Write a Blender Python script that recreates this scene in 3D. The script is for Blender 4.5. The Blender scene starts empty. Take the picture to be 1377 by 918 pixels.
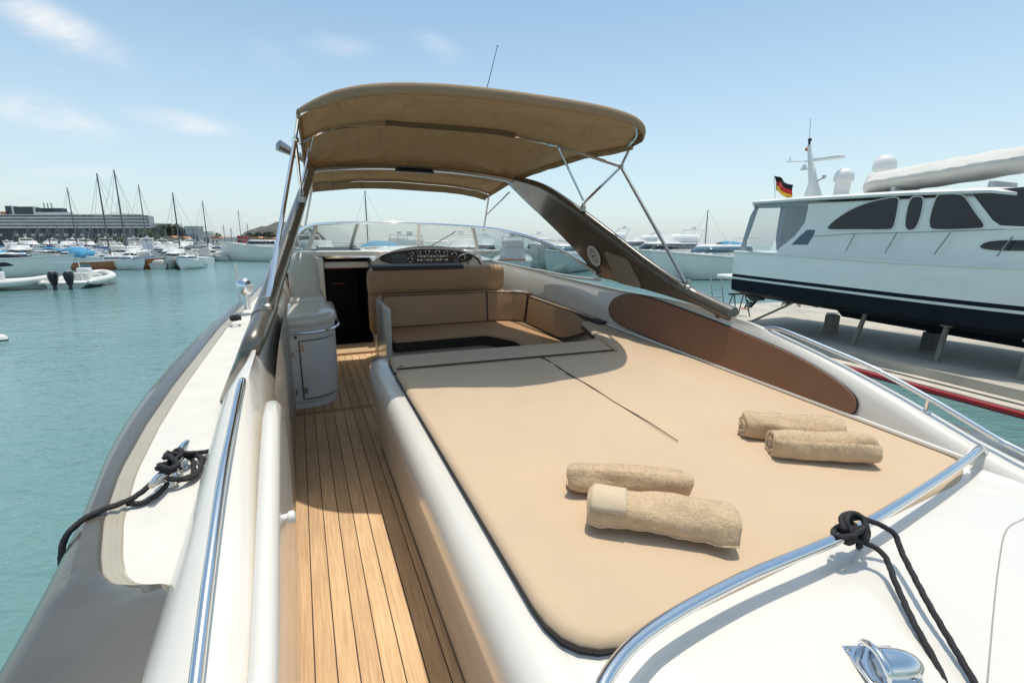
import bpy, bmesh, math, random
from mathutils import Vector, Matrix, noise
from math import sin, cos, pi, radians, atan, atan2, hypot, sqrt, tan, exp
random.seed(7)
scene = bpy.context.scene
C = scene.collection

# ------------------------------------------------------------------ camera
FPX = 640.0; PW, PH = 1377, 918
PITCH = atan((459-328)/FPX)
CAMZ = 2.8
camd = bpy.data.cameras.new('camera'); cam = bpy.data.objects.new('camera', camd); C.objects.link(cam)
cam.location = (0, 0, CAMZ); cam.rotation_euler = (pi/2-PITCH, 0, 0)
camd.sensor_width = 36; camd.lens = FPX/PW*36; camd.clip_start = .05; camd.clip_end = 9000
scene.camera = cam

# ------------------------------------------------------------------ measuring helpers (sightline meets a real plane)
def wdir(px, py):
    x = px-PW/2; u = PH/2-py
    return Vector((x, FPX*cos(PITCH)+u*sin(PITCH), u*cos(PITCH)-FPX*sin(PITCH)))
_a = wdir(398, 279)
YAW = atan2(_a.x, _a.y)
FY = _a.normalized(); FX = Vector((cos(YAW), -sin(YAW), 0)); FZ = FX.cross(FY)
EYE = Vector((0, 0, 1.65))
def bdir(px, py):
    d = wdir(px, py); return Vector((FX.dot(d), FY.dot(d), FZ.dot(d)))
def bpl(px, py, n, c):                     # deck frame, plane n.p = c
    d = bdir(px, py); n = Vector(n); return EYE+d*((c-n.dot(EYE))/n.dot(d))
def bx(px, py, x): return bpl(px, py, (1, 0, 0), x)
def by(px, py, y): return bpl(px, py, (0, 1, 0), y)
def bz(px, py, z): return bpl(px, py, (0, 0, 1), z)
YM = Matrix((FX, FY, FZ)).transposed().to_4x4()
YM.translation = Vector((0, 0, CAMZ))-FZ*1.65
def wz(px, py, z=0):
    d = wdir(px, py); return Vector((0, 0, CAMZ))+d*((z-CAMZ)/d.z)
def wpt(px, Y, z=0):                       # a world point straight below image column px at forward distance Y
    return Vector(((px-PW/2)*(Y*cos(PITCH)+(CAMZ-z)*sin(PITCH))/FPX, Y, z))
def wh(py, Y):                             # world height seen on image row py at distance Y
    d = wdir(PW/2, py); return CAMZ+d.z/d.y*Y

# ------------------------------------------------------------------ materials
MATS = {}
def nn(nt, t, **kw):
    n = nt.nodes.new(t)
    for k, v in kw.items():
        if k in n.inputs: n.inputs[k].default_value = v
        else: setattr(n, k, v)
    return n
def pm(name, col, rough=.5, metal=0, coat=0, var=.08, vscale=3, bump=0, bscale=60, spec=.5, dirt=0, trans=0, emit=None):
    m = bpy.data.materials.new(name); m.use_nodes = True; nt = m.node_tree
    b = nt.nodes['Principled BSDF']; L = nt.links.new
    b.inputs['Roughness'].default_value = rough; b.inputs['Metallic'].default_value = metal
    b.inputs['Coat Weight'].default_value = coat; b.inputs['Coat Roughness'].default_value = .08
    b.inputs['Specular IOR Level'].default_value = spec
    tc = nn(nt, 'ShaderNodeTexCoord')
    n1 = nn(nt, 'ShaderNodeTexNoise', Scale=vscale, Detail=5.0, Roughness=.6); L(tc.outputs['Object'], n1.inputs['Vector'])
    mr = nn(nt, 'ShaderNodeMapRange'); mr.inputs['From Min'].default_value = .3; mr.inputs['From Max'].default_value = .7
    mr.inputs['To Min'].default_value = 1-var; mr.inputs['To Max'].default_value = 1+var
    L(n1.outputs['Fac'], mr.inputs['Value'])
    mx = nn(nt, 'ShaderNodeMix', data_type='RGBA', blend_type='MULTIPLY'); mx.inputs[0].default_value = 1
    mx.inputs[6].default_value = (*col, 1); L(mr.outputs[0], mx.inputs[7]); L(mx.outputs[2], b.inputs['Base Color'])
    mr2 = nn(nt, 'ShaderNodeMapRange'); mr2.inputs['To Min'].default_value = max(0, rough*.75); mr2.inputs['To Max'].default_value = min(1, rough*1.3)
    L(n1.outputs['Fac'], mr2.inputs['Value']); L(mr2.outputs[0], b.inputs['Roughness'])
    if bump:
        n2 = nn(nt, 'ShaderNodeTexNoise', Scale=bscale, Detail=4.0); L(tc.outputs['Object'], n2.inputs['Vector'])
        bp = nn(nt, 'ShaderNodeBump', Strength=bump, Distance=.004); L(n2.outputs['Fac'], bp.inputs['Height']); L(bp.outputs[0], b.inputs['Normal'])
    if emit:
        b.inputs['Emission Color'].default_value = (*emit, 1); b.inputs['Emission Strength'].default_value = 1
    MATS[name] = m; return m
GEL = pm('gelcoat', (.72, .675, .60), .22, coat=.5, var=.025, vscale=2, bump=.02, bscale=9)
GELW = pm('nonskid_white', (.66, .63, .57), .6, var=.04, vscale=8, bump=.35, bscale=420)
CREAM = pm('cream_gelcoat', (.40, .355, .27), .3, coat=.4, var=.06)
BRONZE = pm('bronze_paint', (.135, .122, .10), .27, metal=.4, coat=.6, var=.1, vscale=5, bump=.12, bscale=700)
BRONZED = pm('dark_bronze_paint', (.135, .12, .10), .24, metal=.4, coat=.5, var=.1)
BRONZEL = pm('pale_bronze_panel', (.30, .255, .19), .45, var=.1)
STEEL = pm('polished_steel', (.78, .79, .80), .09, metal=1, var=.03, vscale=12)
STEELD = pm('dull_steel', (.38, .38, .37), .3, metal=.9, var=.1)
BLACK = pm('black_plastic', (.015, .015, .017), .35, var=.2)
DARK = pm('dark_cabin', (.03, .034, .042), .5, var=.3)
NAVY = pm('navy_cloth', (.03, .07, .16), .8, var=.2)
BLUEC = pm('blue_cloth', (.05, .25, .42), .8, var=.2)
GLASSD = pm('tinted_glass', (.014, .022, .034), .05, var=.3, spec=.45)
GLASSB = pm('blue_tinted_glass', (.06, .13, .17), .08, var=.3, spec=.7)
WHITE = pm('white_paint', (.80, .78, .74), .35, coat=.2, var=.05)
WHITE2 = pm('weathered_white_paint', (.62, .62, .59), .5, var=.14, vscale=1)
HULLG = pm('glossy_white_hull', (.80, .77, .71), .2, coat=.5, var=.05, vscale=.4)
YHULL = pm('pale_grey_hull', (.88, .85, .80), .22, coat=.5, var=.05, vscale=.6)
NAVYH = pm('navy_antifouling', (.010, .014, .022), .6, spec=.15, var=.25, vscale=2)
WOOD = pm('varnished_wood', (.42, .14, .05), .3, coat=.3, var=.25, vscale=6)
TAN = pm('tan_vinyl', (.45, .265, .135), .5, var=.06, vscale=3, bump=.25, bscale=500)
BROWN = pm('brown_vinyl', (.215, .10, .05), .42, var=.08, vscale=3, bump=.25, bscale=500)
PIPE = pm('dark_piping', (.03, .02, .016), .5, var=.1)
ORANGE = pm('orange_plastic', (.7, .16, .03), .5, var=.1)
RED = pm('red_paint', (.42, .02, .025), .4, var=.1)
GOLD = pm('gold_cloth', (.75, .45, .03), .8, var=.1)
REDC = pm('red_cloth', (.5, .02, .02), .8, var=.1)
BLACKC = pm('black_cloth', (.01, .01, .012), .85, var=.1)
GREYC = pm('grey_canvas', (.22, .22, .23), .8, var=.1)
CONC = pm('concrete', (.56, .50, .40), .85, var=.18, vscale=1.5, bump=.4, bscale=30)
CONCS = pm('stained_slab', (.44, .40, .33), .75, var=.25, vscale=.8, bump=.4, bscale=30)
CONCD = pm('groove_concrete', (.12, .12, .115), .85, var=.2)
TIMBER = pm('grey_timber', (.25, .22, .18), .8, var=.25, vscale=10)
COVER = pm('white_tarp', (.60, .58, .53), .7, var=.07, vscale=2, bump=.3, bscale=12)
HSTONE = pm('hotel_render', (.62, .62, .60), .8, var=.06, vscale=.2)  # render and dark cladding carry distance haze in their base colours
HDARK = pm('hotel_dark_cladding', (.045, .055, .07), .4, var=.2, vscale=.2)
HWIN = pm('hotel_window', (.03, .04, .05), .15, var=.4, vscale=.5)
ROOFO = pm('orange_tile', (.45, .20, .10), .8, var=.2, vscale=.5)
BEIGEW = pm('beige_render', (.50, .42, .32), .8, var=.1, vscale=.3)
GREYB = pm('pale_grey_render', (.40, .43, .44), .8, var=.12, vscale=.3)
HILLM = pm('scrub_hill', (.085, .088, .07), .9, var=.45, vscale=.12)  # scrub colour paled, distance haze mixed into it
LAND = pm('quay_ground', (.30, .27, .22), .9, var=.2, vscale=.1)
BARK = pm('bark', (.10, .07, .05), .9, var=.3, vscale=5)
LEAF = pm('leaf', (.06, .085, .03), .7, var=.5, vscale=.5)
ROPE = pm('black_rope_fibre', (.024, .022, .024), .75, var=.3, vscale=80, bump=.9, bscale=260)
RUBBER = pm('white_fender_rubber', (.6, .58, .5), .4, var=.1)
SKINM = pm('grey_rubber_tube', (.50, .49, .45), .5, var=.06)

def cushion_mat():
    m = pm('beige_canvas', (.57, .415, .265), .85, var=.045, vscale=2.2); nt = m.node_tree; L = nt.links.new
    b = nt.nodes['Principled BSDF']; tc = nn(nt, 'ShaderNodeTexCoord')
    b.inputs['Sheen Weight'].default_value = .15
    w1 = nn(nt, 'ShaderNodeTexWave', Scale=260.0, Distortion=1.0); w1.bands_direction = 'X'
    w2 = nn(nt, 'ShaderNodeTexWave', Scale=260.0, Distortion=1.0); w2.bands_direction = 'Y'
    ad = nn(nt, 'ShaderNodeMath', operation='ADD'); n3 = nn(nt, 'ShaderNodeTexNoise', Scale=4.0, Detail=6.0)
    for n in (w1, w2, n3): L(tc.outputs['Object'], n.inputs['Vector'])
    L(w1.outputs['Fac'], ad.inputs[0]); L(w2.outputs['Fac'], ad.inputs[1])
    b1 = nn(nt, 'ShaderNodeBump', Strength=.12, Distance=.001); L(ad.outputs[0], b1.inputs['Height'])
    b2 = nn(nt, 'ShaderNodeBump', Strength=.35, Distance=.03); L(n3.outputs['Fac'], b2.inputs['Height']); L(b1.outputs[0], b2.inputs['Normal'])
    mpc = nn(nt, 'ShaderNodeMapping'); mpc.inputs['Scale'].default_value = (1.1, 2.6, 1); mpc.inputs['Rotation'].default_value = (0, 0, .7); L(tc.outputs['Object'], mpc.inputs['Vector'])
    n4 = nn(nt, 'ShaderNodeTexNoise', Scale=1.7, Detail=2.0, Distortion=1.5); L(mpc.outputs[0], n4.inputs['Vector'])
    sb_ = nn(nt, 'ShaderNodeMath', operation='SUBTRACT'); L(n4.outputs['Fac'], sb_.inputs[0]); sb_.inputs[1].default_value = .5
    ab_ = nn(nt, 'ShaderNodeMath', operation='ABSOLUTE'); L(sb_.outputs[0], ab_.inputs[0])
    mr_ = nn(nt, 'ShaderNodeMapRange'); mr_.inputs['From Max'].default_value = .018; mr_.inputs['To Min'].default_value = 0; mr_.inputs['To Max'].default_value = 1; L(ab_.outputs[0], mr_.inputs['Value'])
    n5 = nn(nt, 'ShaderNodeTexNoise', Scale=1.3); L(tc.outputs['Object'], n5.inputs['Vector'])
    m5 = nn(nt, 'ShaderNodeMapRange'); m5.inputs['From Min'].default_value = .5; m5.inputs['From Max'].default_value = .62; L(n5.outputs['Fac'], m5.inputs['Value'])
    b3 = nn(nt, 'ShaderNodeBump', Distance=.006); L(mr_.outputs[0], b3.inputs['Height']); b3.inputs['Strength'].default_value = .0
    L(b2.outputs[0], b.inputs['Normal']); return m
CUSH = cushion_mat()

def teak_mat():
    m = bpy.data.materials.new('teak_planking'); m.use_nodes = True; nt = m.node_tree; L = nt.links.new
    b = nt.nodes['Principled BSDF']; tc = nn(nt, 'ShaderNodeTexCoord'); sp = nn(nt, 'ShaderNodeSeparateXYZ')
    L(tc.outputs['Object'], sp.inputs[0])
    W = .076
    dv = nn(nt, 'ShaderNodeMath', operation='DIVIDE'); L(sp.outputs['X'], dv.inputs[0]); dv.inputs[1].default_value = W
    fr = nn(nt, 'ShaderNodeMath', operation='FRACT'); L(dv.outputs[0], fr.inputs[0])
    fl = nn(nt, 'ShaderNodeMath', operation='FLOOR'); L(dv.outputs[0], fl.inputs[0])
    lt = nn(nt, 'ShaderNodeMath', operation='LESS_THAN'); L(fr.outputs[0], lt.inputs[0]); lt.inputs[1].default_value = .065
    wn = nn(nt, 'ShaderNodeTexWhiteNoise', noise_dimensions='1D'); L(fl.outputs[0], wn.inputs['W'])
    mp = nn(nt, 'ShaderNodeMapping'); mp.inputs['Scale'].default_value = (60, 2.2, 1); L(tc.outputs['Object'], mp.inputs['Vector'])
    ad = nn(nt, 'ShaderNodeVectorMath', operation='ADD'); L(mp.outputs[0], ad.inputs[0])
    cx = nn(nt, 'ShaderNodeCombineXYZ'); ml = nn(nt, 'ShaderNodeMath', operation='MULTIPLY'); ml.inputs[1].default_value = 37; L(wn.outputs['Value'], ml.inputs[0]); L(ml.outputs[0], cx.inputs['Y']); L(cx.outputs[0], ad.inputs[1])
    gn = nn(nt, 'ShaderNodeTexNoise', Scale=1.6, Detail=8.0, Roughness=.7); L(ad.outputs[0], gn.inputs['Vector'])
    cr = nn(nt, 'ShaderNodeValToRGB'); L(gn.outputs['Fac'], cr.inputs[0])
    cr.color_ramp.elements[0].position = .25; cr.color_ramp.elements[0].color = (.47, .27, .135, 1)
    cr.color_ramp.elements[1].position = .72; cr.color_ramp.elements[1].color = (.80, .55, .31, 1)
    mr = nn(nt, 'ShaderNodeMapRange'); mr.inputs['To Min'].default_value = .86; mr.inputs['To Max'].default_value = 1.08; L(wn.outputs['Value'], mr.inputs['Value'])
    st = nn(nt, 'ShaderNodeTexNoise', Scale=3.5, Detail=4.0); L(tc.outputs['Object'], st.inputs['Vector'])
    ms = nn(nt, 'ShaderNodeMapRange'); ms.inputs['From Min'].default_value = .35; ms.inputs['From Max'].default_value = .65; ms.inputs['To Min'].default_value = .93; ms.inputs['To Max'].default_value = 1.05; L(st.outputs['Fac'], ms.inputs['Value'])
    mm = nn(nt, 'ShaderNodeMath', operation='MULTIPLY'); L(mr.outputs[0], mm.inputs[0]); L(ms.outputs[0], mm.inputs[1])
    m1 = nn(nt, 'ShaderNodeMix', data_type='RGBA', blend_type='MULTIPLY'); m1.inputs[0].default_value = 1; L(cr.outputs[0], m1.inputs[6]); L(mm.outputs[0], m1.inputs[7])
    m2 = nn(nt, 'ShaderNodeMix', data_type='RGBA'); L(lt.outputs[0], m2.inputs[0]); L(m1.outputs[2], m2.inputs[6]); m2.inputs[7].default_value = (.045, .03, .02, 1)
    L(m2.outputs[2], b.inputs['Base Color']); b.inputs['Roughness'].default_value = .78
    sb = nn(nt, 'ShaderNodeMath', operation='SUBTRACT'); L(gn.outputs['Fac'], sb.inputs[0]); L(lt.outputs[0], sb.inputs[1])
    bp = nn(nt, 'ShaderNodeBump', Strength=.35, Distance=.002); L(sb.outputs[0], bp.inputs['Height']); L(bp.outputs[0], b.inputs['Normal'])
    return m
TEAK = teak_mat()

def canopy_mat():
    m = bpy.data.materials.new('tan_canvas_canopy'); m.use_nodes = True; nt = m.node_tree; L = nt.links.new
    nt.nodes.remove(nt.nodes['Principled BSDF']); out = nt.nodes['Material Output']
    tc = nn(nt, 'ShaderNodeTexCoord'); mp = nn(nt, 'ShaderNodeMapping'); mp.inputs['Scale'].default_value = (2.2, .9, 1); mp.inputs['Rotation'].default_value = (0, 0, .5); L(tc.outputs['Object'], mp.inputs['Vector'])
    n1 = nn(nt, 'ShaderNodeTexNoise', Scale=2.6, Detail=3.0, Distortion=1.2); L(mp.outputs[0], n1.inputs['Vector'])
    n2 = nn(nt, 'ShaderNodeTexNoise', Scale=600.0, Detail=2.0); L(tc.outputs['Object'], n2.inputs['Vector'])
    b1 = nn(nt, 'ShaderNodeBump', Strength=.2, Distance=.002); L(n2.outputs['Fac'], b1.inputs['Height'])
    b2 = nn(nt, 'ShaderNodeBump', Strength=.9, Distance=.07); L(n1.outputs['Fac'], b2.inputs['Height']); L(b1.outputs[0], b2.inputs['Normal'])
    d = nn(nt, 'ShaderNodeBsdfDiffuse'); d.inputs[0].default_value = (.36, .275, .185, 1)
    t = nn(nt, 'ShaderNodeBsdfTranslucent'); t.inputs[0].default_value = (.16, .122, .076, 1)
    a = nn(nt, 'ShaderNodeAddShader')
    L(b2.outputs[0], d.inputs['Normal']); L(b2.outputs[0], t.inputs['Normal'])
    L(d.outputs[0], a.inputs[0]); L(t.outputs[0], a.inputs[1]); L(a.outputs[0], out.inputs['Surface']); return m
CANV = canopy_mat()

def glass_mat(name, tint, refl=.12, haze=0):
    m = bpy.data.materials.new(name); m.use_nodes = True; nt = m.node_tree; L = nt.links.new
    nt.nodes.remove(nt.nodes['Principled BSDF']); out = nt.nodes['Material Output']
    t = nn(nt, 'ShaderNodeBsdfTransparent'); t.inputs[0].default_value = (*tint, 1)
    g = nn(nt, 'ShaderNodeBsdfGlossy'); g.inputs['Roughness'].default_value = .02
    tc = nn(nt, 'ShaderNodeTexCoord'); n1 = nn(nt, 'ShaderNodeTexNoise', Scale=3.0); L(tc.outputs['Object'], n1.inputs['Vector'])
    bp = nn(nt, 'ShaderNodeBump', Strength=.05, Distance=.01); L(n1.outputs['Fac'], bp.inputs['Height']); L(bp.outputs[0], g.inputs['Normal'])
    fr = nn(nt, 'ShaderNodeLayerWeight', Blend=.5); pw = nn(nt, 'ShaderNodeMath', operation='POWER'); pw.inputs[1].default_value = 4.0
    L(fr.outputs['Facing'], pw.inputs[0]); sc_ = nn(nt, 'ShaderNodeMath', operation='MULTIPLY'); sc_.inputs[1].default_value = .7; L(pw.outputs[0], sc_.inputs[0])
    ad = nn(nt, 'ShaderNodeMath', operation='ADD'); ad.inputs[1].default_value = refl; ad.use_clamp = True
    L(sc_.outputs[0], ad.inputs[0])
    x = nn(nt, 'ShaderNodeMixShader'); L(ad.outputs[0], x.inputs[0]); L(t.outputs[0], x.inputs[1]); L(g.outputs[0], x.inputs[2]); df = nn(nt, 'ShaderNodeBsdfDiffuse'); df.inputs[0].default_value = (.75, .74, .68, 1); x2 = nn(nt, 'ShaderNodeMixShader'); x2.inputs[0].default_value = haze
    L(x.outputs[0], x2.inputs[1]); L(df.outputs[0], x2.inputs[2]); L(x2.outputs[0], out.inputs['Surface']); return m
SCREEN = glass_mat('windscreen_glass', (.84, .88, .86), .05, .13)
SIDEG = glass_mat('side_screen_glass', (.66, .74, .76), .05)
VINYLW = glass_mat('clear_vinyl', (.85, .87, .88), .03)

def towel_mat():
    m = pm('terry_towelling', (.62, .435, .255), .95, var=.09, vscale=30); nt = m.node_tree; L = nt.links.new
    b = nt.nodes['Principled BSDF']; b.inputs['Sheen Weight'].default_value = .3; tc = nn(nt, 'ShaderNodeTexCoord')
    n1 = nn(nt, 'ShaderNodeTexVoronoi', Scale=330.0); n2 = nn(nt, 'ShaderNodeTexNoise', Scale=60.0, Detail=5.0)
    L(tc.outputs['Object'], n1.inputs['Vector']); L(tc.outputs['Object'], n2.inputs['Vector'])
    b1 = nn(nt, 'ShaderNodeBump', Strength=.6, Distance=.003); L(n1.outputs['Distance'], b1.inputs['Height'])
    b2 = nn(nt, 'ShaderNodeBump', Strength=.8, Distance=.006); L(n2.outputs['Fac'], b2.inputs['Height']); L(b1.outputs[0], b2.inputs['Normal'])
    L(b2.outputs[0], b.inputs['Normal']); return m
TERRY = towel_mat()
HEM = pm('woven_towel_band', (.64, .49, .33), .9, var=.05, vscale=20, bump=.6, bscale=400)

def water_mat():
    m = bpy.data.materials.new('harbour_water'); m.use_nodes = True; nt = m.node_tree; L = nt.links.new
    b = nt.nodes['Principled BSDF']; tc = nn(nt, 'ShaderNodeTexCoord')
    n0 = nn(nt, 'ShaderNodeTexNoise', Scale=.05, Detail=4.0); L(tc.outputs['Object'], n0.inputs['Vector'])
    cr = nn(nt, 'ShaderNodeValToRGB'); L(n0.outputs['Fac'], cr.inputs[0])
    cr.color_ramp.elements[0].position = .35; cr.color_ramp.elements[0].color = (.105, .215, .212, 1)
    cr.color_ramp.elements[1].position = .7; cr.color_ramp.elements[1].color = (.195, .33, .322, 1)
    L(cr.outputs[0], b.inputs['Base Color']); b.inputs['Roughness'].default_value = .07; b.inputs['IOR'].default_value = 1.33
    mp = nn(nt, 'ShaderNodeMapping'); mp.inputs['Scale'].default_value = (1, 1.7, 1); mp.inputs['Rotation'].default_value = (0, 0, .3); L(tc.outputs['Object'], mp.inputs['Vector'])
    prev = None
    for sc, st, ds in ((.7, .5, .25), (2.6, .65, .10), (8.5, .6, .03), (24, .4, .009)):
        n = nn(nt, 'ShaderNodeTexNoise', Scale=sc, Detail=3.0, Roughness=.55, Distortion=.4); L(mp.outputs[0], n.inputs['Vector'])
        bp = nn(nt, 'ShaderNodeBump', Strength=st, Distance=ds); L(n.outputs['Fac'], bp.inputs['Height'])
        if prev: L(prev.outputs[0], bp.inputs['Normal'])
        prev = bp
    L(prev.outputs[0], b.inputs['Normal']); return m
WATER = water_mat()

# ------------------------------------------------------------------ mesh builder
def spline(pts, n=8, closed=False):
    P = [Vector(p) for p in pts]; out = []; N = len(P)
    rng = range(N if closed else N-1)
    for i in rng:
        p0 = P[(i-1) % N] if closed or i > 0 else P[0]*2-P[1]
        p1 = P[i]; p2 = P[(i+1) % N]; p3 = P[(i+2) % N] if closed or i+2 < N else P[-1]*2-P[-2]
        for k in range(n):
            t = k/n; out.append(.5*((2*p1)+(p2-p0)*t+(2*p0-5*p1+4*p2-p3)*t*t+(3*p1-p0-3*p2+p3)*t*t*t))
    if not closed: out.append(P[-1])
    return out
def slerp1(x, tab):
    if x <= tab[0][0]: return tab[0][1]
    if x >= tab[-1][0]: return tab[-1][1]
    n = len(tab)
    for i in range(n-1):
        (a, va), (b, vb) = tab[i], tab[i+1]
        if x <= b:
            m0 = (vb-tab[i-1][1])/(b-tab[i-1][0]) if i > 0 else (vb-va)/(b-a)
            m1 = (tab[i+2][1]-va)/(tab[i+2][0]-a) if i+2 < n else (vb-va)/(b-a)
            h = b-a; t = (x-a)/h
            return (2*t**3-3*t*t+1)*va+(t**3-2*t*t+t)*h*m0+(-2*t**3+3*t*t)*vb+(t**3-t*t)*h*m1
def lerp1(x, tab):
    if x <= tab[0][0]: return tab[0][1]
    for (a, va), (b, vb) in zip(tab, tab[1:]):
        if x <= b: return va+(vb-va)*(x-a)/(b-a)
    return tab[-1][1]
class MB:
    def __init__(s): s.v = []; s.f = []; s.m = []; s.cur = 0
    def add(s, vs, fs):
        o = len(s.v); s.v += [Vector(p) for p in vs]; s.f += [tuple(i+o for i in f) for f in fs]; s.m += [s.cur]*len(fs); return s
    def box(s, x0, x1, y0, y1, z0, z1, M=None):
        vs = [Vector((x, y, z)) for z in (z0, z1) for y in (y0, y1) for x in (x0, x1)]
        if M: vs = [M @ v for v in vs]
        return s.add(vs, [(0, 2, 3, 1), (4, 5, 7, 6), (0, 1, 5, 4), (2, 6, 7, 3), (0, 4, 6, 2), (1, 3, 7, 5)])
    def loft(s, rings, closed=True, caps=True, wrap=False):
        n = len(rings[0]); vs = [p for r in rings for p in r]; fs = []
        R = len(rings)
        for i in range(R if wrap else R-1):
            j = (i+1) % R
            for k in range(n if closed else n-1):
                k2 = (k+1) % n; fs.append((i*n+k, i*n+k2, j*n+k2, j*n+k))
        if caps and closed and not wrap: fs.append(tuple(range(n))[::-1]); fs.append(tuple((R-1)*n+k for k in range(n)))
        return s.add(vs, fs)
    def tube(s, pts, r, seg=10, closed=False):
        P = [Vector(p) for p in pts]; N = len(P); rings = []; up = None
        for i, p in enumerate(P):
            a = P[(i-1) % N] if closed or i else P[0]; b = P[(i+1) % N] if closed or i < N-1 else P[-1]
            t = (b-a)
            if t.length < 1e-9: t = Vector((0, 0, 1))
            t.normalize()
            if up is None: up = t.orthogonal().normalized()
            up = (up-t*up.dot(t));
            if up.length < 1e-6: up = t.orthogonal()
            up.normalize(); sd = t.cross(up); rr = r[i] if isinstance(r, (list, tuple)) else r
            rings.append([p+up*cos(2*pi*k/seg)*rr+sd*sin(2*pi*k/seg)*rr for k in range(seg)])
        return s.loft(rings, True, True, closed)
    def lathe(s, prof, o=(0, 0, 0), seg=20, M=None):
        o = Vector(o); rings = []
        for r, z in prof:
            ring = [Vector((r*cos(2*pi*k/seg), r*sin(2*pi*k/seg), z)) for k in range(seg)]
            if M: ring = [M @ p for p in ring]
            rings.append([p+o for p in ring])
        return s.loft(rings)
    def prism(s, poly, ax, a, b):             # poly of 2-D points extruded along axis ax from a to b
        def mk(p, t): q = list(p); q.insert(ax, t); return Vector(q)
        n = len(poly); vs = [mk(p, a) for p in poly]+[mk(p, b) for p in poly]
        fs = [(k, (k+1) % n, n+(k+1) % n, n+k) for k in range(n)]+[tuple(range(n))[::-1], tuple(range(n, 2*n))]
        return s.add(vs, fs)
    def slab(s, pts, off):                    # closed 3-D outline thickened by vector off
        off = Vector(off); n = len(pts); P = [Vector(p) for p in pts]
        return s.add(P+[p+off for p in P], [(k, (k+1) % n, n+(k+1) % n, n+k) for k in range(n)]+[tuple(range(n))[::-1], tuple(range(n, 2*n))])
    def grid(s, fn, nu, nv):
        vs = [fn(i/nu, j/nv) for j in range(nv+1) for i in range(nu+1)]
        return s.add(vs, [(j*(nu+1)+i, j*(nu+1)+i+1, (j+1)*(nu+1)+i+1, (j+1)*(nu+1)+i) for j in range(nv) for i in range(nu)])
    def build(s, name, mat, parent=None, ang=35, bevel=0, bseg=2, sub=0, solid=0, M=None, origin=None, label=None, flat=False):
        me = bpy.data.meshes.new(name); vs = s.v
        if origin is not None: vs = [v-Vector(origin) for v in vs]
        me.from_pydata([tuple(v) for v in vs], [], s.f)
        mats = mat if isinstance(mat, (list, tuple)) else [mat]
        for m in mats: me.materials.append(m)
        for p, k in zip(me.polygons, s.m): p.material_index = k
        bm = bmesh.new(); bm.from_mesh(me); bmesh.ops.recalc_face_normals(bm, faces=bm.faces)
        if not flat:
            for f in bm.faces: f.smooth = True
            lim = radians(ang)
            for e in bm.edges:
                if len(e.link_faces) == 2 and e.calc_face_angle(0) > lim: e.smooth = False
        bm.to_mesh(me); bm.free()
        o = bpy.data.objects.new(name, me); C.objects.link(o)
        if parent is not None: o.parent = parent
        if bevel:
            b = o.modifiers.new('bevel', 'BEVEL'); b.width = bevel; b.segments = bseg; b.limit_method = 'ANGLE'; b.angle_limit = radians(40)
        if solid:
            b = o.modifiers.new('solid', 'SOLIDIFY'); b.thickness = solid; b.offset = 0
        if sub:
            b = o.modifiers.new('sub', 'SUBSURF'); b.levels = sub; b.render_levels = sub
        if M is not None: o.matrix_world = M
        if label: o['label'] = label
        return o
def rbox(x0, x1, y0, y1, z0, z1, r=.03, n=4, mb=None, M=None):
    """box with rounded vertical and horizontal edges, built as stacked rounded outlines"""
    mb = mb or MB(); r = min(r, (x1-x0)/2-.001, (y1-y0)/2-.001, (z1-z0)/2-.001); rings = []
    def outline(ins, z):
        out = []; rr = max(r-ins, .0005)
        for cx, cy, a0 in ((x1-r, y1-r, 0), (x0+r, y1-r, 90), (x0+r, y0+r, 180), (x1-r, y0+r, 270)):
            for k in range(n+1):
                a = radians(a0+90*k/n); out.append(Vector((cx+rr*cos(a), cy+rr*sin(a), z)))
        return out
    for k in range(n+1):
        a = pi/2*k/n; rings.append(outline(r*(1-sin(a)), z0+r*(1-cos(a))))
    for k in range(n+1):
        a = pi/2*(1-k/n); rings.append(outline(r*(1-sin(a)), z1-r*(1-cos(a))))
    if M: rings = [[M @ p for p in q] for q in rings]
    return mb.loft(rings)
def tag(o, label=None, cat=None, group=None, kind=None):
    if label: o['label'] = label
    if cat: o['category'] = cat
    if group: o['group'] = group
    if kind: o['kind'] = kind
    return o
def empty(name, M, label=None, cat=None, group=None):
    o = bpy.data.objects.new(name, None); C.objects.link(o); o.empty_display_size = .2
    o.matrix_world = M if isinstance(M, Matrix) else Matrix.Translation(M)
    return tag(o, label, cat, group)
def copy_tree(o, parent=None, first=True):
    c = o.copy(); C.objects.link(c); c.parent = parent
    for ch in [q for q in bpy.data.objects if q.parent == o]: copy_tree(ch, c, False)
    return c
def TR(x, y, z=0, rz=0, s=1): return Matrix.Translation((x, y, z)) @ Matrix.Rotation(rz, 4, 'Z') @ Matrix.Scale(s, 4)

# ================================================================== THE YACHT WE STAND ON
Y = empty('motor_yacht', YM, 'white motor yacht in the foreground with teak walkway, beige sunpad and brown bimini', 'motor yacht')
XC = 1.18
def mir(p): return Vector((2*XC-p[0], p[1], p[2]))
ZI = [(-.6, .60), (.3, .66), (.8, .73), (.9, .755), (1.2, .843), (1.6, .936), (2.1, 1.02), (2.6, 1.05), (3.5, 1.02), (5.5, .99), (6.4, .99), (9, .98)]
def zi(y): return slerp1(y, ZI)
GW = [(-1.2, .62), (.0, .66), (1.2, .685), (1.7, .722), (2.4, .81), (3.1, .835), (4.2, .80), (5.2, .72), (6.0, .60), (6.9, .47), (8, .18), (9, -.22), (10, -.72), (10.8, -1.12), (10.98, -1.17)]
def half(y): return XC+slerp1(y, GW)          # half breadth at the gunwale
DZ = .66
stations = [-.9+.15*i for i in range(79)]+[10.97]
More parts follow.
